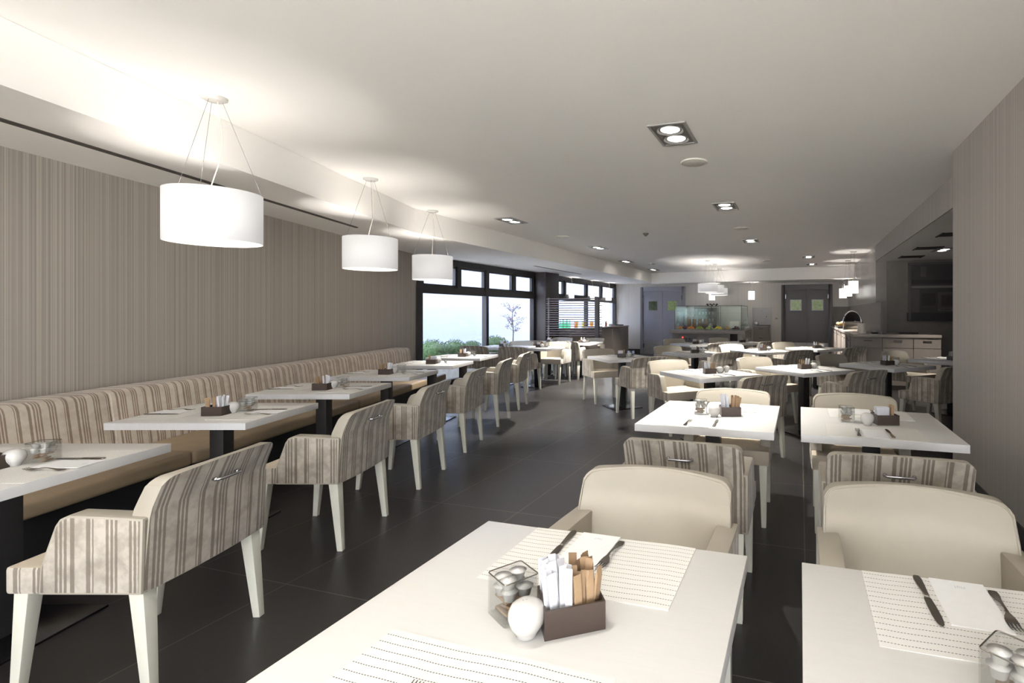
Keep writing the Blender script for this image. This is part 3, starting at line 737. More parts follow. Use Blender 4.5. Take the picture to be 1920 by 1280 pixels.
KIND['glass'] = [('glass_cube',gc.mesh('glass_cube','cube'),None,None,None),('rim',rm.mesh('rim','steel'),0,(0,0,0),None)]
cr = MB(); cr.lathe([(.001,0),(.012,0),(.0165,.018),(.019,.019),(.001,.0215)],16)
KIND['creamer'] = [('creamer_pot',cr.mesh('creamer_pot','white'),None,None,None)]
bc = MB(); bc.box(-.026,.026,-.009,.009,0,.006)
KIND['biscuit'] = [('brown_packet',bc.mesh('brown_packet','paperb',bevel=.002,seg=1),None,None,None)]

# ================================================================== TABLES, CHAIRS AND THEIR SETTINGS
def place(cx, cy, rz, lx, ly): return (cx+lx*math.cos(rz)-ly*math.sin(rz), cy+lx*math.sin(rz)+ly*math.cos(rz))
def add_chair(cx, cy, rz, ly, lx, face, label, group):
    x, y = place(cx, cy, rz, lx, ly); spawn('chair', (x,y,0), rz+(0 if face > 0 else PI), label, 'armchair', group)
def dine(kind, cx, cy, rz, who, off, dep, near='near', far='far', ns=5, content='both', skip=(), full=True, fs=0.0):
    """who: words that single the table out; off: local spots (caddy, caddy turn, pot, glass, glass turn)"""
    spawn(kind, (cx,cy,0), rz, 'white square pedestal table, '+who, 'table', 'white pedestal tables')
    Z = .7502
    for side, nm in ((-1,near),(1,far)):
        if side in skip: continue
        q = rz+(0 if side < 0 else PI)
        def P(lx, ly): return place(cx, cy, q, lx, ly)
        yb = -(dep/2-.158)
        mx, nxo, fo, ko, ky = (-.02,-.02,-.102,.058,-.02) if side < 0 else (-.017+fs,.017+fs,-.05+fs,.098+fs,-.048)
        x, y = P(mx, yb); spawn('mat', (x,y,Z), q, 'white stitched placemat, %s side, %s'%(nm,who), 'placemat', 'stitched white placemats')
        x, y = P(nxo, yb-.055); spawn('napkin', (x,y,Z+.0032), q, 'folded white napkin, %s side, %s'%(nm,who), 'napkin', 'folded napkins')
        x, y = P(fo, yb-.045); spawn('fork', (x,y,Z+.0032), q-.03, 'steel fork, %s side, %s'%(nm,who), 'fork', 'forks')
        x, y = P(ko, yb+ky); spawn('knife', (x,y,Z+.0032), q+.05, 'steel knife, %s side, %s'%(nm,who), 'knife', 'knives')
    (kx,ky,kr),(px_,py_),(gx,gy,gr) = off
    x, y = place(cx,cy,rz,kx,ky); spawn('caddy', (x,y,Z), rz+kr, 'dark brown sachet box, '+who, 'caddy', 'sachet boxes'); kc = (x,y); ka = rz+kr
    rnd = random.Random(int(cx*100)+int(cy*10))
    def fill(k, sx, n, label):
        for i in range(n):
            fx = sx*(.010+.042*((i*0.618)%1)); fy = -.040+.080*(i+.5)/n
            x, y = place(kc[0],kc[1],ka,fx,fy)
            spawn(k, (x,y,Z+.0045+.018*rnd.random()*(n>5)), 0, label, 'sachet', label, rot=(rnd.uniform(-.12,.12), sx*.04+rnd.uniform(-.13,.13), ka+rnd.uniform(-.75,.75)))
    if content in ('both','swap'):
        s = -1 if content == 'both' else 1
        fill('sw', s, ns if ns < 10 else 17, 'white paper sachet standing in the box, '+who); fill('sb', -s, ns if ns < 10 else 15, 'brown paper sachet standing in the box, '+who)
    else:
        for i in range(3):
            x, y = place(kc[0],kc[1],ka,-.018,-.02+.018*i); spawn('packet', (x,y,Z+.0045), ka+rnd.uniform(-.06,.06), 'white square paper packet in the box, '+who, 'packet', 'white packets, '+who)
        for i in range(2):
            x, y = place(kc[0],kc[1],ka,.035,-.02+.03*i); spawn('sb', (x,y,Z+.0045), 0, 'brown paper sachet standing in the box, '+who, 'sachet', 'brown sachets, '+who, rot=(.05,0,ka))
    x, y = place(cx,cy,rz,px_,py_); spawn('pot', (x,y,Z), rz, 'round white salt shaker, '+who, 'salt shaker', 'salt shakers')
    x, y = place(cx,cy,rz,gx,gy); spawn('glass', (x,y,Z), rz+gr, 'square clear glass with small packets, '+who, 'glass', 'square glasses')
    ga = rz+gr; nb, nc = (5,7) if full else (1,2)
    for i in range(nb):
        u, v = place(x,y,ga,(-.008+.010*(i%2)),-.018+.012*(i%4)); spawn('biscuit', (u,v,Z+.0065+.0068*(i if i<4 else 4)), ga+.5*i if False else ga+.25*(i%2), 'brown packet in the square glass, '+who, 'packet', 'brown packets in the glass, '+who)
    z0 = Z+.0065+.0068*nb+.002
    for i in range(nc):
        lay = i//4; u, v = place(x,y,ga,(-.0175+.035*(i%2)) if lay==0 else (-.012+.024*(i%2)), (-.0175+.035*((i//2)%2))); spawn('creamer', (u,v,z0+.0225*lay), rz, 'white creamer pot in the square glass, '+who, 'creamer', 'creamer pots in the glass, '+who)
def pick(*i): return i
T1 = G(-.535,.98)
offR = ((.105,0,.30),(.02,-.09),(-.085,-.0,.2))
dine('tR',*T1,-PHI,'nearest centre table',((.070,.022,.63),(.008,-.052),(-.060,.010,-.55)),.86,ns=13,content='both')
dine('tR',*G(.405,.985),-PHI,'bottom right corner table',((.09,.03,.4),(.02,-.09),(-.062,.022,.95)),.86,ns=4,fs=.03)
dine('tR',*G(-.535,3.335),-PHI,'bright second centre table',offR,.86,ns=7)
dine('tR',*G(.405,3.345),-PHI,'second table beside the grey pier',((.075,.0,.25),(-.03,-.085),(-.135,.01,.1)),.86,content='packet')
CH = 'striped and cream armchairs'
add_chair(*T1,-PHI,.565,.03,-1,'cream fronted armchair facing the camera across the nearest centre table',CH)
add_chair(*G(.405,.985),-PHI,.615,-.05,-1,'cream fronted armchair behind the bottom right corner table',CH)
add_chair(*G(-.535,3.335),-PHI,-.70,.01,1,'silver striped armchair back before the bright second centre table',CH)
add_chair(*G(-.535,3.335),-PHI,.36,.045,-1,'brightly lit cream armchair tucked behind the bright second centre table',CH)
add_chair(*G(.405,3.345),-PHI,-.69,-.015,1,'silver striped armchair back before the second table beside the pier',CH)
add_chair(*G(.405,3.345),-PHI,.36,-.035,-1,'cream armchair tucked behind the second table beside the pier',CH)
# banquette row: sitters left and right, local y points to the banquette
offL = ((-.09,-.045,PI/2+.05),(-.035,-.10),(.03,-.15,.2))
LT = [(2.24,0,'first banquette table from the camera'),(3.42,.005,'second banquette table from the camera'),(4.52,.0,'third banquette table from the camera'),(5.65,-.03,'fourth banquette table from the camera'),(6.80,-.05,'fifth banquette table from the camera'),(7.92,-.10,'sixth banquette table from the camera')]
LX = [-2.78,-2.78,-2.78,-2.79,-2.76,-2.74]
for (y, dr, who), x, k in zip(LT, LX, range(6)):
    dine('tL',x,y,PI/2+dr,who,offL,.84,near='aisle',far='banquette',ns=5 if k < 4 else 3,content='packet' if k in (4,) else 'both',full=k < 3)
for (y, t) in ((2.135,'first'),(3.32,'second'),(4.385,'third'),(5.475,'fourth'),(6.665,'fifth'),(7.74,'sixth')):
    spawn('chair',(-2.04,y,0),PI/2+random.uniform(-.01,.01),'striped armchair on the aisle side, %s from the camera in the banquette row'%t,'armchair',CH)
# turned tables
DR = math.radians(27.95); eR = (math.cos(DR),math.sin(DR)); eL = (-eR[1],eR[0])
offD = ((-.02,-.03,-.35),(.075,-.085),(.14,-.02,.1))
DT = [((-.46,7.23),'turned table beside the aisle','packet',.61,.61),((.58,5.13),'turned table right behind the bright centre table','both',.61,.60),
      ((1.76,5.59),'turned table with the black column in plain view','swap',.61,.60),((2.96,6.05),'turned table in front of the sideboard','both',.61,.60),
      ((4.2,6.72),'alcove table cut off by the pier','both',.61,None),((.72,8.05),'left turned table of the second slanting line','packet',.60,.60),
      ((1.96,8.55),'middle turned table of the second slanting line','both',.60,.60),((3.15,9.25),'right turned table of the second slanting line','both',.60,.60),
      ((1.0,10.65),'left turned table nearest the buffet','packet',.60,.60),((2.12,11.2),'right turned table nearest the buffet','packet',.60,.60)]
DC = ['beside the aisle','right behind the bright centre table','with its black column in plain view','in front of the sideboard','in the alcove, cut off by the pier','left in the second slanting line','middle of the second slanting line','right in the second slanting line','left and nearest the buffet','right and nearest the buffet']
for (p, who, ct, f_, n_), dc in zip(DT, DC):
    cx, cy = p[0]+.4*(eR[0]+eL[0]), p[1]+.4*(eR[1]+eL[1])
    dine('tD',cx,cy,DR,who,offD,.80,ns=4,content=ct,full=False)
    add_chair(cx,cy,DR,f_,0,-1,'cream armchair, far side of the turned table %s'%dc,CH)
    if n_: add_chair(cx,cy,DR,-n_,0,1,'striped armchair, near side of the turned table %s'%dc,CH)
sh2 = G(-.535,3.335); x, y = place(p[0]*0+.58+.4*(eR[0]+eL[0]), 5.13+.4*(eR[1]+eL[1]), DR, .20, -.04)
spawn('pot',(x,y,.7502),0,'second white salt shaker right of the square glass on a turned table','salt shaker')
# window group
for (u,v,who,ct) in ((-4.86,8.97,'window table closest to the aisle','packet'),(-5.68,8.99,'window table furthest left by the glass','packet'),(-4.74,10.72,'right table before the slatted screen','swap'),(-5.56,10.75,'left table before the slatted screen','packet')):
    cx, cy = G(u,v); dine('tD' if v < 10 else 'tD',cx,cy,-PHI,who,((.05,.0,0),(.12,-.04),(.19,.02,.1)),.80,ns=3,content=ct,full=False)
    add_chair(cx,cy,-PHI,.50 if v < 10 else .50,.06 if v<10 and u>-5 else 0,-1,'cream fronted armchair on the far side, '+who,CH)
    add_chair(cx,cy,-PHI,-.61 if v < 10 else -.42,0,1,'striped armchair on the near side, '+who,CH)

# ================================================================== COUNTERS
def cab(name, label, poly_fn, s0, s1, d0, d1, z0, z1, mat, doors, cat='cabinet', group=None, drawers=0, side='f', handle=True):
    """cabinet between along-positions s0..s1 and depths d0..d1 (front at d1); poly_fn maps (s, d) to the floor"""
    c = poly_fn((s0+s1)/2,(d0+d1)/2); r = thing(name, label, cat, (c[0],c[1],0), 0, group)
    def pf(s,d): p = poly_fn(s,d); return (p[0]-c[0],p[1]-c[1])
    def pr(mb,a,b,e,f,za,zb): mb.prism([pf(a,e),pf(b,e),pf(b,f),pf(a,f)],za,zb)
    sg = 1 if d1 > d0 else -1
    b = MB(); pr(b,s0,s1,d0,d1-sg*.02,z0+.08,z1); pr(b,s0+.02,s1-.02,d0,d1-sg*.06,0,z0+.08); link('body', b.mesh('body',mat), r)
    n = doors; 
    for i in range(n):
        a = s0+(s1-s0)*i/n+.003; e = s0+(s1-s0)*(i+1)/n-.003
        rows = [(z0+.09,z1-.01)] if not drawers else [(z0+.09,z1-.20),(z1-.19,z1-.01)] if drawers == 1 else [(z0+.09+(z1-z0-.1)*k/3,z0+.085+(z1-z0-.1)*(k+1)/3) for k in range(3)]
        for k,(za,zb) in enumerate(rows):
            m = MB(); pr(m,a,e,d1-sg*.02,d1,za,zb); nm = 'door' if (not drawers or (drawers == 1 and k == 0)) else 'drawer'
            o = link(nm, m.mesh(nm,mat,bevel=.002,seg=1), r)
            if handle and nm == 'drawer':
                h = MB(); mid = (a+e)/2; pr(h,mid-.07,mid+.07,d1,d1+sg*.018,zb-.055,zb-.04); link('handle', h.mesh('handle','slot'), o)
    return r
# left counter along the second window (s along the window wall, d inwards)
sA, sB = Ws(13.78), Ws(18.0); ctr = thing('worktop','long taupe worktop under the far windows','worktop',(0,0,0))
m = MB(); m.prism([W(sA,.03),W(sB,.03),W(sB,.60),W(sA,.60)],.955,1.0); link('slab', m.mesh('slab','ctop',bevel=.003), ctr)
for i in range(3):
    a = sA+(sB-sA)*i/3; b = sA+(sB-sA)*(i+1)/3
    cab('base_cabinet','%s taupe cabinet under the worktop along the far windows'%('nearest','middle','farthest')[i],W,a+.002,b-.002,.03,.58,0,.953,'cupb',2,group='window counter cabinets',handle=False)
# things on the left counter
def pt(px, Y): return ((px-CX)*Y/F, Y)
bt = MB(); bt.lathe([(.001,0),(.032,0),(.034,.01),(.034,.13),(.012,.18),(.012,.22),(.014,.225)],14)
bt2 = MB(); bt2.lathe([(.013,.222),(.013,.24),(.001,.24)],10)
KIND['bottle'] = [('bottle',bt.mesh('bottle','bglass'),None,None,None),('cap',bt2.mesh('cap','white'),0,(0,0,0),None)]
for i in range(6):
    p = W(sA+.10+.10*i,.25+.02*(i%2)); spawn('bottle',(p[0],p[1],1.0),0,'green glass bottle on the window counter behind the screen','bottle','green bottles behind the slatted screen')
js = MB(); js.lathe([(.001,.005),(.05,.005),(.055,.16),(.001,.16)],18); jg = MB(); jg.lathe([(.001,0),(.056,0),(.062,.21),(.059,.21),(.053,.008)],20)
for i,(s,mt,lb) in enumerate(((.95,'orange','glass jug of orange juice, first on the window counter'),(1.45,'yellow','glass jug of pale yellow juice on the window counter'),(2.0,'orange','glass jug of orange juice in the middle of the counter'),(2.45,'yellow','last jug of yellow juice on the window counter'))):
    p = W(sA+s,.30); k = MB(); r = link('juice_jug', jg.mesh('juice_jug','cube'), None, (p[0],p[1],1.0)); tag(r, lb, 'jug', 'juice jugs on the window counter')
    j2 = MB(); j2.lathe([(.001,.009),(.05,.009),(.054,.17),(.001,.17)],18); link('juice', j2.mesh('juice','juo' if mt == 'orange' else 'juy'), r)
rb = MB(); rb.lathe([(.001,0),(.036,0),(.036,.11),(.014,.17),(.012,.19)],14); rc = MB(); rc.lathe([(.013,.188),(.011,.215),(.001,.22)],10)
p = W(sA+3.05,.33); o = link('sauce_bottle', rb.mesh('sauce_bottle','red'), None, (p[0],p[1],1.0)); tag(o,'red sauce bottle with a white cap right of the slatted screen','bottle'); link('cap', rc.mesh('cap','white'), o)
for i in range(4):
    q = MB(); q.lathe([(.001,0),(.07,0),(.13,.014),(.128,.018),(.07,.005),(.001,.005)],24)
    p = W(sA+3.65,.28); tag(link('plate', q.mesh('plate','white'), None, (p[0],p[1],1.0+.0145*i+.0)),'white plate in the stack on the window counter','plate','stacked plates on the window counter')
q = MB(); q.box(-.17,.17,-.13,.13,0,.012); q.box(-.17,-.155,-.13,.13,.012,.035); q.box(.155,.17,-.13,.13,.012,.035); q.box(-.155,.155,-.13,-.115,.012,.035); q.box(-.155,.155,.115,.13,.012,.035)
p = W(sA+4.12,.33); tag(link('serving_tray', q.mesh('serving_tray','black'), None, (p[0],p[1],1.0), W_ANG),'flat black serving tray at the far end of the window counter','tray')
# slatted screen
P0 = (-2.395,12.93); SA = math.atan2(-.293,.956); sr = thing('slatted_screen','dark horizontal slatted screen beside the brown column','screen',(P0[0],P0[1],0),SA)
for i in range(17):
    z = .865+.0565*i; m = MB(); m.box(.02,1.50,-.028,.028,z-.011,z+.011); link('slat', m.mesh('slat','slat',bevel=.002,seg=1), sr)
for a,b in ((.06,.10),(1.33,1.43)):
    m = MB(); m.box(a,b,-.022 if b<1 else -.05,.022 if b<1 else .05,0,1.80); link('post', m.mesh('post','slat' if b<1 else 'column',bevel=.002,seg=1), sr)
# small drawer unit at the far wall
uA, uB = Ub(1415,17.2), Ub(1443,17.2)
cab('drawer_unit','small grey drawer unit against the far wall beside the buffet',G,uA,uB,17.2,16.72,0,.985,'cupb',1,drawers=2)
m = MB(); m.prism([G(uA-.01,17.2),G(uB+.01,17.2),G(uB+.01,16.70),G(uA-.01,16.70)],.987,1.02); tag(link('worktop', m.mesh('worktop','ctop')),'short taupe worktop on the small drawer unit','worktop')
q = MB(); q.box(-.2,.2,-.13,.13,0,.02); p = G(uA+.30,16.95); tag(link('serving_tray', q.mesh('tray2','black',bevel=.006), None, (p[0],p[1],1.02), -PHI),'dark serving tray on the small drawer unit by the far wall','tray')
cp = MB(); cp.lathe([(.001,0),(.03,0),(.042,.07),(.039,.07),(.028,.006),(.001,.006)],16); me_cup = cp.mesh('cup','white')
p = G(uA+.1,16.95); 
tag(link('teapot', (lambda z: (z.lathe([(.001,0),(.05,0),(.075,.05),(.06,.1),(.02,.115),(.001,.13)],18), z.mesh('teapot','white'))[1])(MB()), None, (p[0]-.02,p[1],1.04)),'round white pot on the dark tray by the far wall','pot')
# sockets and switches
for px,y,lb in ((1437,593.5,'white wall socket on the dark panel behind the buffet'),(1456,597,'white light switch beside the charcoal double door')):
    u = Ub(px,17.2); Yp = G(u,17.2)[1]; z = H-(y-HY)*Yp/F; m = MB(); m.prism([G(u-.055,17.19),G(u+.055,17.19),G(u+.055,17.204 if px<1450 else 17.229),G(u-.055,17.204 if px<1450 else 17.229)],z-.035,z+.035)
    k = tag(link('wall_socket' if px < 1450 else 'light_switch', m.mesh('plate','white',bevel=.003)), lb, 'socket' if px<1450 else 'switch')
    m = MB(); m.prism([G(u-.02,17.186),G(u+.02,17.186),G(u+.02,17.19),G(u-.02,17.19)],z-.02,z+.02); link('rocker', m.mesh('rocker','lampbox'), k)
# buffet island
uL, uR, vF, vB = Ub(1254.6,13.99), Ub(1396.8,13.99), 13.99, 16.0
isl = thing('buffet_island','grey buffet island with a thick worktop and open dark niches','buffet counter',(0,0,0))
m = MB(); m.prism([G(uL,vF),G(uR,vF),G(uR,vB),G(uL,vB)],.855,.95); link('worktop', m.mesh('worktop','island',bevel=.004), isl)
m = MB(); m.prism([G(uL+.05,vF+.18),G(uR-.42,vF+.18),G(uR-.42,vB-.05),G(uL+.05,vB-.05)],0,.853); link('body', m.mesh('body','island'), isl)
m = MB(); m.prism([G(uR-.07,vF),G(uR,vF),G(uR,vB),G(uR-.07,vB)],0,.853); link('end_panel', m.mesh('end_panel','island'), isl)
m = MB(); m.prism([G(uL+.25,vF+.165),G(uL+.75,vF+.165),G(uL+.75,vF+.18),G(uL+.25,vF+.18)],.62,.80); pc = link('control_panel', m.mesh('control_panel','brushed'), isl)
for i,(a,mt) in enumerate(((.35,'redlamp'),(.45,'dark'),(.55,'dark'))):
    p = G(uL+a,vF+.160); k = MB(); k.ball((p[0],p[1],.74 if i<1 else .70),.022,8); link('knob', k.mesh('knob',mt), pc)
# glass case
gL, gR_, gF, gB, gz = Ub(1265.5,14.1), Ub(1390,14.1), 14.1, 15.85, 1.615
gs = thing('glass_display_case','large green tinted glass display case on the buffet island','display case',(0,0,0))
for a,b,c,d in ((gL,gR_,gF,gF+.010),(gL,gR_,gB-.010,gB),(gL,gL+.010,gF+.011,gB-.011),(gR_-.010,gR_,gF+.011,gB-.011)):
    m = MB(); m.prism([G(a,c),G(b,c),G(b,d),G(a,d)],.95,gz-.012); link('glass_side', m.mesh('glass_side','green'), gs)
m = MB(); m.prism([G(gL,gF),G(gR_,gF),G(gR_,gB),G(gL,gB)],gz-.010,gz); link('glass_top', m.mesh('glass_top','green'), gs)
m = MB(); m.prism([G(gL+.02,gF+.5),G(gR_-.02,gF+.5),G(gR_-.02,gB-.1),G(gL+.02,gB-.1)],1.42,1.428); link('glass_shelf', m.mesh('glass_shelf','green'), gs)
for u in (gL,(gL+gR_)/2+.1,gR_):
    for v in (gF,gB):
        m = MB(); m.prism([G(u-.006,v-.006),G(u+.006,v-.006),G(u+.006,v+.006),G(u-.006,v+.006)],.95,gz-.001); link('corner_post', m.mesh('corner_post','slot'), gs)
m = MB(); m.prism([G(gL,gF-.004),G(gR_+.006,gF-.004),G(gR_+.006,gF+.008),G(gL,gF+.008)],gz,gz+.012); link('edge_profile', m.mesh('edge_profile','slot'), gs)
m = MB(); m.prism([G(gR_-.006,gF+.009),G(gR_+.006,gF+.009),G(gR_+.006,gB),G(gR_-.006,gB)],gz,gz+.012); link('edge_profile', m.mesh('edge_profile','slot'), gs)
# food in and on the case
pt_ = MB(); pt_.lathe([(.001,0),(.07,0),(.118,.012),(.116,.016),(.07,.004),(.001,.004)],26); me_pl = pt_.mesh('plate_big','white')
foods = [(1277,'orange','sliced oranges'),(1295,'orange','orange melon slices'),(1312,'lime','green apple wedges'),(1330,'lime','pale melon slices'),(1347,'yellow','pineapple pieces'),(1363.5,'bread','bread rolls'),(1380,'purple','dark red grapes')]
for i,(px,mt,nm) in enumerate(foods):
    u = Ub(px,14.38); p = G(u,14.38); tag(link('serving_plate', me_pl, None, (p[0],p[1],.95)),'white plate of %s in the glass case'%nm,'plate','fruit plates in the glass case')
    m = MB(); rnd = random.Random(i)
    for k in range(26):
        a = rnd.uniform(0,2*PI); r = .09*math.sqrt(rnd.random()); m.ball((r*math.cos(a),r*math.sin(a),.032+.085*(1-r/.09)*rnd.random()),rnd.uniform(.020,.030),6,sz=.8)
    tag(link('fruit_pieces' if mt != 'bread' else 'bread_rolls', m.mesh('fruit',mt), None, (p[0],p[1],.955)),'%s heaped on their plate in the glass case'%nm,'food',None,'stuff')
b_ = MB(); b_.ball((0,0,.06),.075,12,sz=.75); b_.tube([(0,0,.1),(-.04,0,.16),(-.05,0,.19)],.012,6); p = G(Ub(1284,14.22),14.22)
tag(link('aubergine', b_.mesh('aubergine','purple',smooth=True), None, (p[0],p[1],.955)),'dark purple aubergine at the left front of the glass case','vegetable')
gj = MB(); gj.lathe([(.001,0),(.06,0),(.06,.36),(.056,.36),(.056,.006),(.001,.006)],18); cjm = MB(); cjm.lathe([(.001,.008),(.054,.008),(.054,.30),(.001,.30)],16)
gjm, cjm_ = gj.mesh('jar','cube'), cjm.mesh('cereal','cereal')
for i,px in enumerate((1292.5,1302,1312.5,1323)):
    p = G(Ub(px,14.85),14.85); o = tag(link('cereal_jar', gjm, None, (p[0],p[1],.95)),'tall clear jar of brown cereal, %s from left'%('first','second','third','fourth')[i],'jar','cereal jars in the glass case'); link('cereal', cjm_, o)
cf = MB(); cf.lathe([(.001,0),(.065,0),(.06,.10),(.03,.22),(.035,.28),(.031,.28),(.026,.22),(.056,.10),(.06,.005)],18); cfm = cf.mesh('carafe','cube'); ml = MB(); ml.lathe([(.001,.006),(.058,.006),(.054,.10),(.035,.17),(.001,.17)],16); mlm = ml.mesh('milk','white')
for px,t in ((1272,'left end'),(1332.5,'middle')):
    p = G(Ub(px,14.9),14.9); o = tag(link('milk_carafe', cfm, None, (p[0],p[1],.95)),'glass carafe of milk at the %s of the glass case'%t,'carafe','milk carafes'); link('milk', mlm, o)
m = MB(); m.prism([(-.13,-.005),(.13,-.005),(.13,.005),(-.13,.005)],.04,.24); m.box(-.03,.03,-.05,.05,0,.04); p = G(Ub(1377,14.7),14.7)
tag(link('menu_card', m.mesh('menu_card','spk'), None, (p[0],p[1],.95), -PHI),'pale grey card standing in the right of the glass case','card')
tl = MB(); tl.box(-.03,.03,-.012,.012,0,.02)
for i,px in enumerate((1302,1326,1354)):
    p = G(Ub(px,14.05),14.05); m = MB(); m.tube([(-.09,0,.006),(.0,.012,.010),(.09,0,.006)],.005,6); m.tube([(-.09,0,.006),(.0,-.012,.010),(.09,0,.006)],.005,6)
    tag(link('serving_tongs', m.mesh('serving_tongs','steel'), None, (p[0],p[1],.95), -PHI+.2),'steel serving tongs before the glass case, %s pair'%('left','middle','right')[i],'tongs','serving tongs')
wgm = MB(); wgm.lathe([(.001,0),(.024,0),(.033,.09),(.031,.09),(.022,.005)],12); wgm = wgm.mesh('tumbler','white')
for i in range(4):
    p = G(gR_-.04+.0-.02,14.5+.33*i); p = G(uR-.055,14.6+.30*i); tag(link('tumbler', wgm, None, (p[0],p[1],.95)),'small white tumbler on the right edge of the buffet island','tumbler','tumblers at the right edge of the buffet')
tw = MB(); tw.box(-.17,.17,-.06,.06,.0,.012)
for i in range(4): tw.box(-.15+.09*i,-.11+.09*i,-.04,.04,.012,.035)
p = G(Ub(1335,14.6),14.6); r = tag(link('spice_rack', tw.mesh('spice_rack','dark'), None, (p[0],p[1],gz+.036), -PHI),'small dark rack standing on the glass case top','rack')
m = MB(); [m.lathe([(.001,-.036),(.025,-.036),(.02,0),(.001,0)],10,c=(-.12+.12*i,0,0)) for i in range(3)]; link('foot', m.mesh('foot','brushed'), r)
# glass fronted fridge with glasses behind the island
fA, fB = Ub(1301,16.7), Ub(1344,16.7); fr = thing('display_fridge','dark glass fronted cabinet with white glasses behind the display case','cabinet',(0,0,0))
m = MB()
for a,b,c,d,z0,z1 in ((fA,fA+.03,16.7,17.2,0,1.6),(fB-.03,fB,16.7,17.2,0,1.6),(fA,fB,17.17,17.2,0,1.6),(fA,fB,16.7,17.2,1.57,1.6),(fA,fB,16.7,17.2,0,.9),(fA,fB,16.72,17.17,1.13,1.15),(fA,fB,16.72,17.17,1.35,1.37)): m.prism([G(a,c),G(b,c),G(b,d),G(a,d)],z0,z1)
link('body', m.mesh('body','wallD'), fr)
m = MB(); m.prism([G(fA+.03,16.690),G(fB-.03,16.690),G(fB-.03,16.698),G(fA+.03,16.698)],.9,1.57); link('glass_door', m.mesh('glass_door','glass'), fr)
for z in (1.15,1.37):
    for i in range(5):
        p = G(fA+.16+.11*i,16.85); tag(link('tumbler', wgm, None, (p[0],p[1],z)),'white tumbler on the %s shelf of the dark cabinet behind the buffet'%('lower' if z<1.2 else 'upper'),'tumbler','tumblers in the dark cabinet, '+('lower' if z<1.2 else 'upper')+' shelf')
# right counters
uS0, uS1 = .95, Ub(1766,10.33)
for i,(a,b) in enumerate(((uS0,1.45),(1.45,1.96),(1.96,uS1))):
    cab('base_cabinet','%s taupe cabinet of the sideboard under the dark picture'%('left','middle','right')[i],G,a+.002,b-.002,10.9 if a<1.44 else 11.2,10.35,0,.965,'cupb',1,group='sideboard cabinets',drawers=1)
m = MB(); m.prism([G(uS0-.01,10.33),G(uS1,10.33),G(uS1,11.24),G(1.44,11.24),G(1.44,10.93),G(uS0-.01,10.93)],.967,1.02); tag(link('worktop', m.mesh('worktop','ctop',bevel=.004)),'long taupe sideboard worktop below the dark picture','worktop')
def Gs(s,d): return G(d,s)
for i in range(4):
    a = 10.94+1.55*i; b = a+1.54
    r = thing('base_cabinet','%s cabinet of the counter along the right wall, counted from the camera'%('first','second','third','fourth')[i],'cabinet',(*G(1.2,(a+b)/2),0),-PHI,'right wall counter cabinets')
    m = MB(); l = (b-a)/2; m.box(-.24,.21,-l,-l+.5,0,.965); m.box(-.24,.21,l-.5,l,0,.965); m.box(-.0,.21,-l+.5,l-.5,0,.965); m.box(-.24,0,-l+.5,l-.5,0,.12); m.box(-.24,0,-l+.5,l-.5,.90,.965); m.box(-.24,0,-l+.5,l-.5,.45,.48); link('body', m.mesh('body','cupb'), r)
    for s in (-1,1):
        d = MB(); y0, y1 = (-l+.005,-l+.495) if s < 0 else (l-.495,l-.005); d.box(-.258,-.242,y0,y1,.10,.95); o = link('door', d.mesh('door','cupb',bevel=.002), r)
        h = MB(); h.box(-.272,-.258,(y0+y1)/2-.06,(y0+y1)/2+.06,.86,.875); link('handle', h.mesh('handle','slot'), o)
m = MB(); m.prism([G(.93,10.94),G(1.42,10.94),G(1.42,17.15),G(.93,17.15)],.967,1.02); tag(link('worktop', m.mesh('worktop','ctop',bevel=.004)),'long taupe worktop along the right rear wall','worktop')
# roll-top chafing dish
p = G(1.16,12.9); ch = thing('chafing_dish','chrome roll top serving dish with round open hood on the right counter','chafing dish',(p[0],p[1],1.02),-PHI-.35)
m = MB(); pts = [(.20*math.cos(a),0,.20+.24*math.sin(a)) for a in [PI*k/20 for k in range(21)]]
m.tube([(.20,0,0)]+pts+[(-.20,0,0)],.016,8); link('hood_rim', m.mesh('hood_rim','chrome'), ch)
m = MB(); vs = []; fs = []
for j in range(6):
    t = j/5; rr_ = math.cos(t*PI/2*.96)
    for k in range(21): a = PI*k/20; vs.append((.19*rr_*math.cos(a), .02+.22*t, .20+.23*rr_*math.sin(a)))
for j in range(5):
    for k in range(20): fs.append((j*21+k,j*21+k+1,(j+1)*21+k+1,(j+1)*21+k))
m.raw(vs,fs,0,True); link('hood', m.mesh('hood','black'), ch)
m = MB(); m.box(-.19,.19,.0,.30,0,.05); m.box(-.17,.17,.02,.28,.05,.19); link('pan', m.mesh('pan','steel',bevel=.01), ch)
for i,(u,v,t) in enumerate(((1.08,15.2,'rear'),(1.06,14.2,'front'))):
    p = G(u,v); m = MB(); m.lathe([(.001,0),(.12,0),(.16,.06),(.155,.06),(.115,.01)],20); o = tag(link('bread_basket', m.mesh('bread_basket','slot'), None, (p[0],p[1],1.02)),'%s dark bread basket on the right wall counter'%t,'basket','bread baskets')
    for k in range(4):
        b = MB(); b.ball((0,0,0),.065,10,sz=.7); tag(link('bread_roll', b.mesh('bread_roll','bread' if k else 'yellow'), None, (p[0]+.07*math.cos(k*1.6),p[1]+.07*math.sin(k*1.6),1.02+.09+.012*k)),'crusty roll in the %s bread basket on the right counter'%t,'bread','bread rolls in the %s basket'%t)
m = MB(); m.lathe([(.001,0),(.075,0),(.078,.01),(.078,.19),(.074,.195),(.001,.195)],24); p = G(1.14,10.75)
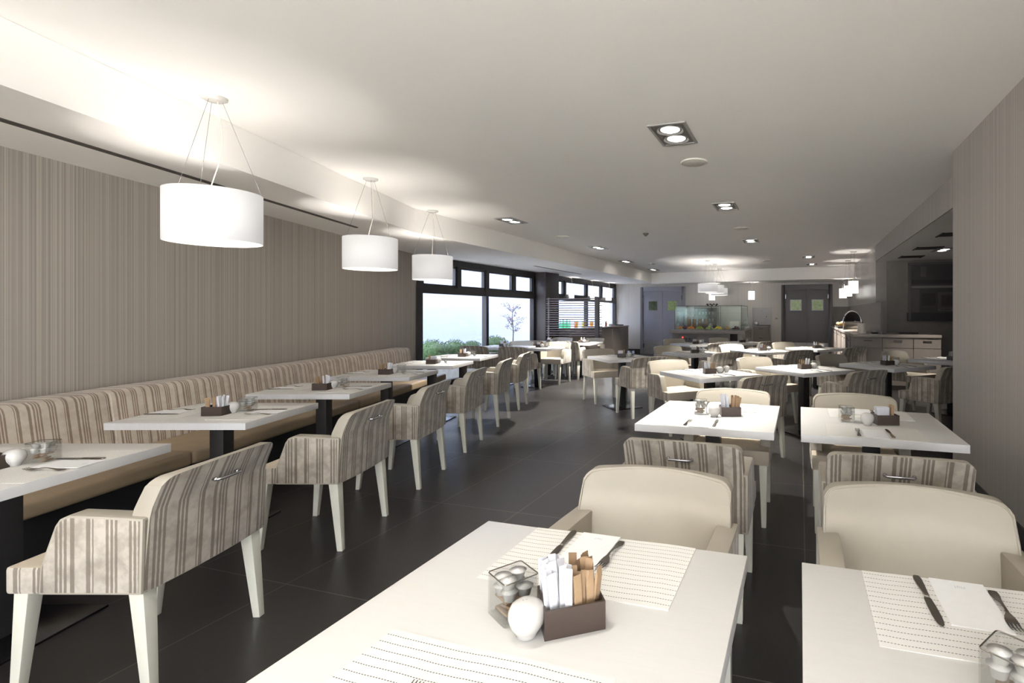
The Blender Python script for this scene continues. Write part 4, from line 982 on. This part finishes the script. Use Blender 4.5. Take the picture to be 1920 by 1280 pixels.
tag(link('canister', m.mesh('canister','spk'), None, (p[0],p[1],1.02)),'round white canister at the corner of the right counter','canister')
m = MB(); m.lathe([(.001,0),(.06,0),(.075,.03),(.001,.03)],20); k = MB(); k.ball((0,0,.04),.045,10,sz=.6); p = G(1.36,10.7)
o = tag(link('condiment_dish', m.mesh('condiment_dish','black'), None, (p[0],p[1],1.02)),'small black dish with white content right of the canister','dish'); link('contents', k.mesh('contents','white'), o)
m = MB(); m.box(-.16,.16,-.10,.10,0,.022); p = G(1.98,10.95); tag(link('black_folder', m.mesh('black_folder','black',bevel=.004), None, (p[0],p[1],1.02), -PHI),'flat black folder on the sideboard below the picture','folder')
# picture in the alcove: generic dark geometric print in a raised frame
a0, a1, v = 2.03, 3.55, 11.25
pc = thing('framed_picture','large dark framed picture of plain dark blocks in the alcove','picture',(0,0,0))
def pb(name, x0,x1,z0,z1,d0,d1,mat): m = MB(); m.prism([G(x0,v-d1),G(x1,v-d1),G(x1,v-d0),G(x0,v-d0)],z0,z1); return link(name, m.mesh(name,mat), pc)
pb('canvas',a0+.05,a1,1.30,2.36,.002,.02,'art_d')
m = MB()
for x0,x1,z0,z1 in ((a0,a0+.05,1.27,2.40),(a0+.05,a1,2.36,2.40)): m.prism([G(x0,v-.05),G(x1,v-.05),G(x1,v-.002),G(x0,v-.002)],z0,z1)
link('frame', m.mesh('frame','art_m'), pc)
pb('ledge',a0-.02,a1,1.26,1.42,.021,.045,'art_k')
for x0,x1,z0,z1,mt in ((a0+.06,a0+.20,1.43,1.88,'art_m'),(a0+.06,a0+.90,1.90,1.945,'art_l'),(a0+.24,a0+.48,1.56,1.80,'art_k'),(a0+.52,a0+.90,1.46,1.82,'art_m'),(a0+.58,a0+.80,1.54,1.76,'art_d'),(a0+.52,a0+.95,1.45,1.49,'art_l'),(a0+.06,a0+.9,1.98,2.06,'art_k'),(a0+.22,a0+.32,2.12,2.32,'art_m')):
    pb('colour_block',x0,x1,z0,z1,.021,.026,mt)
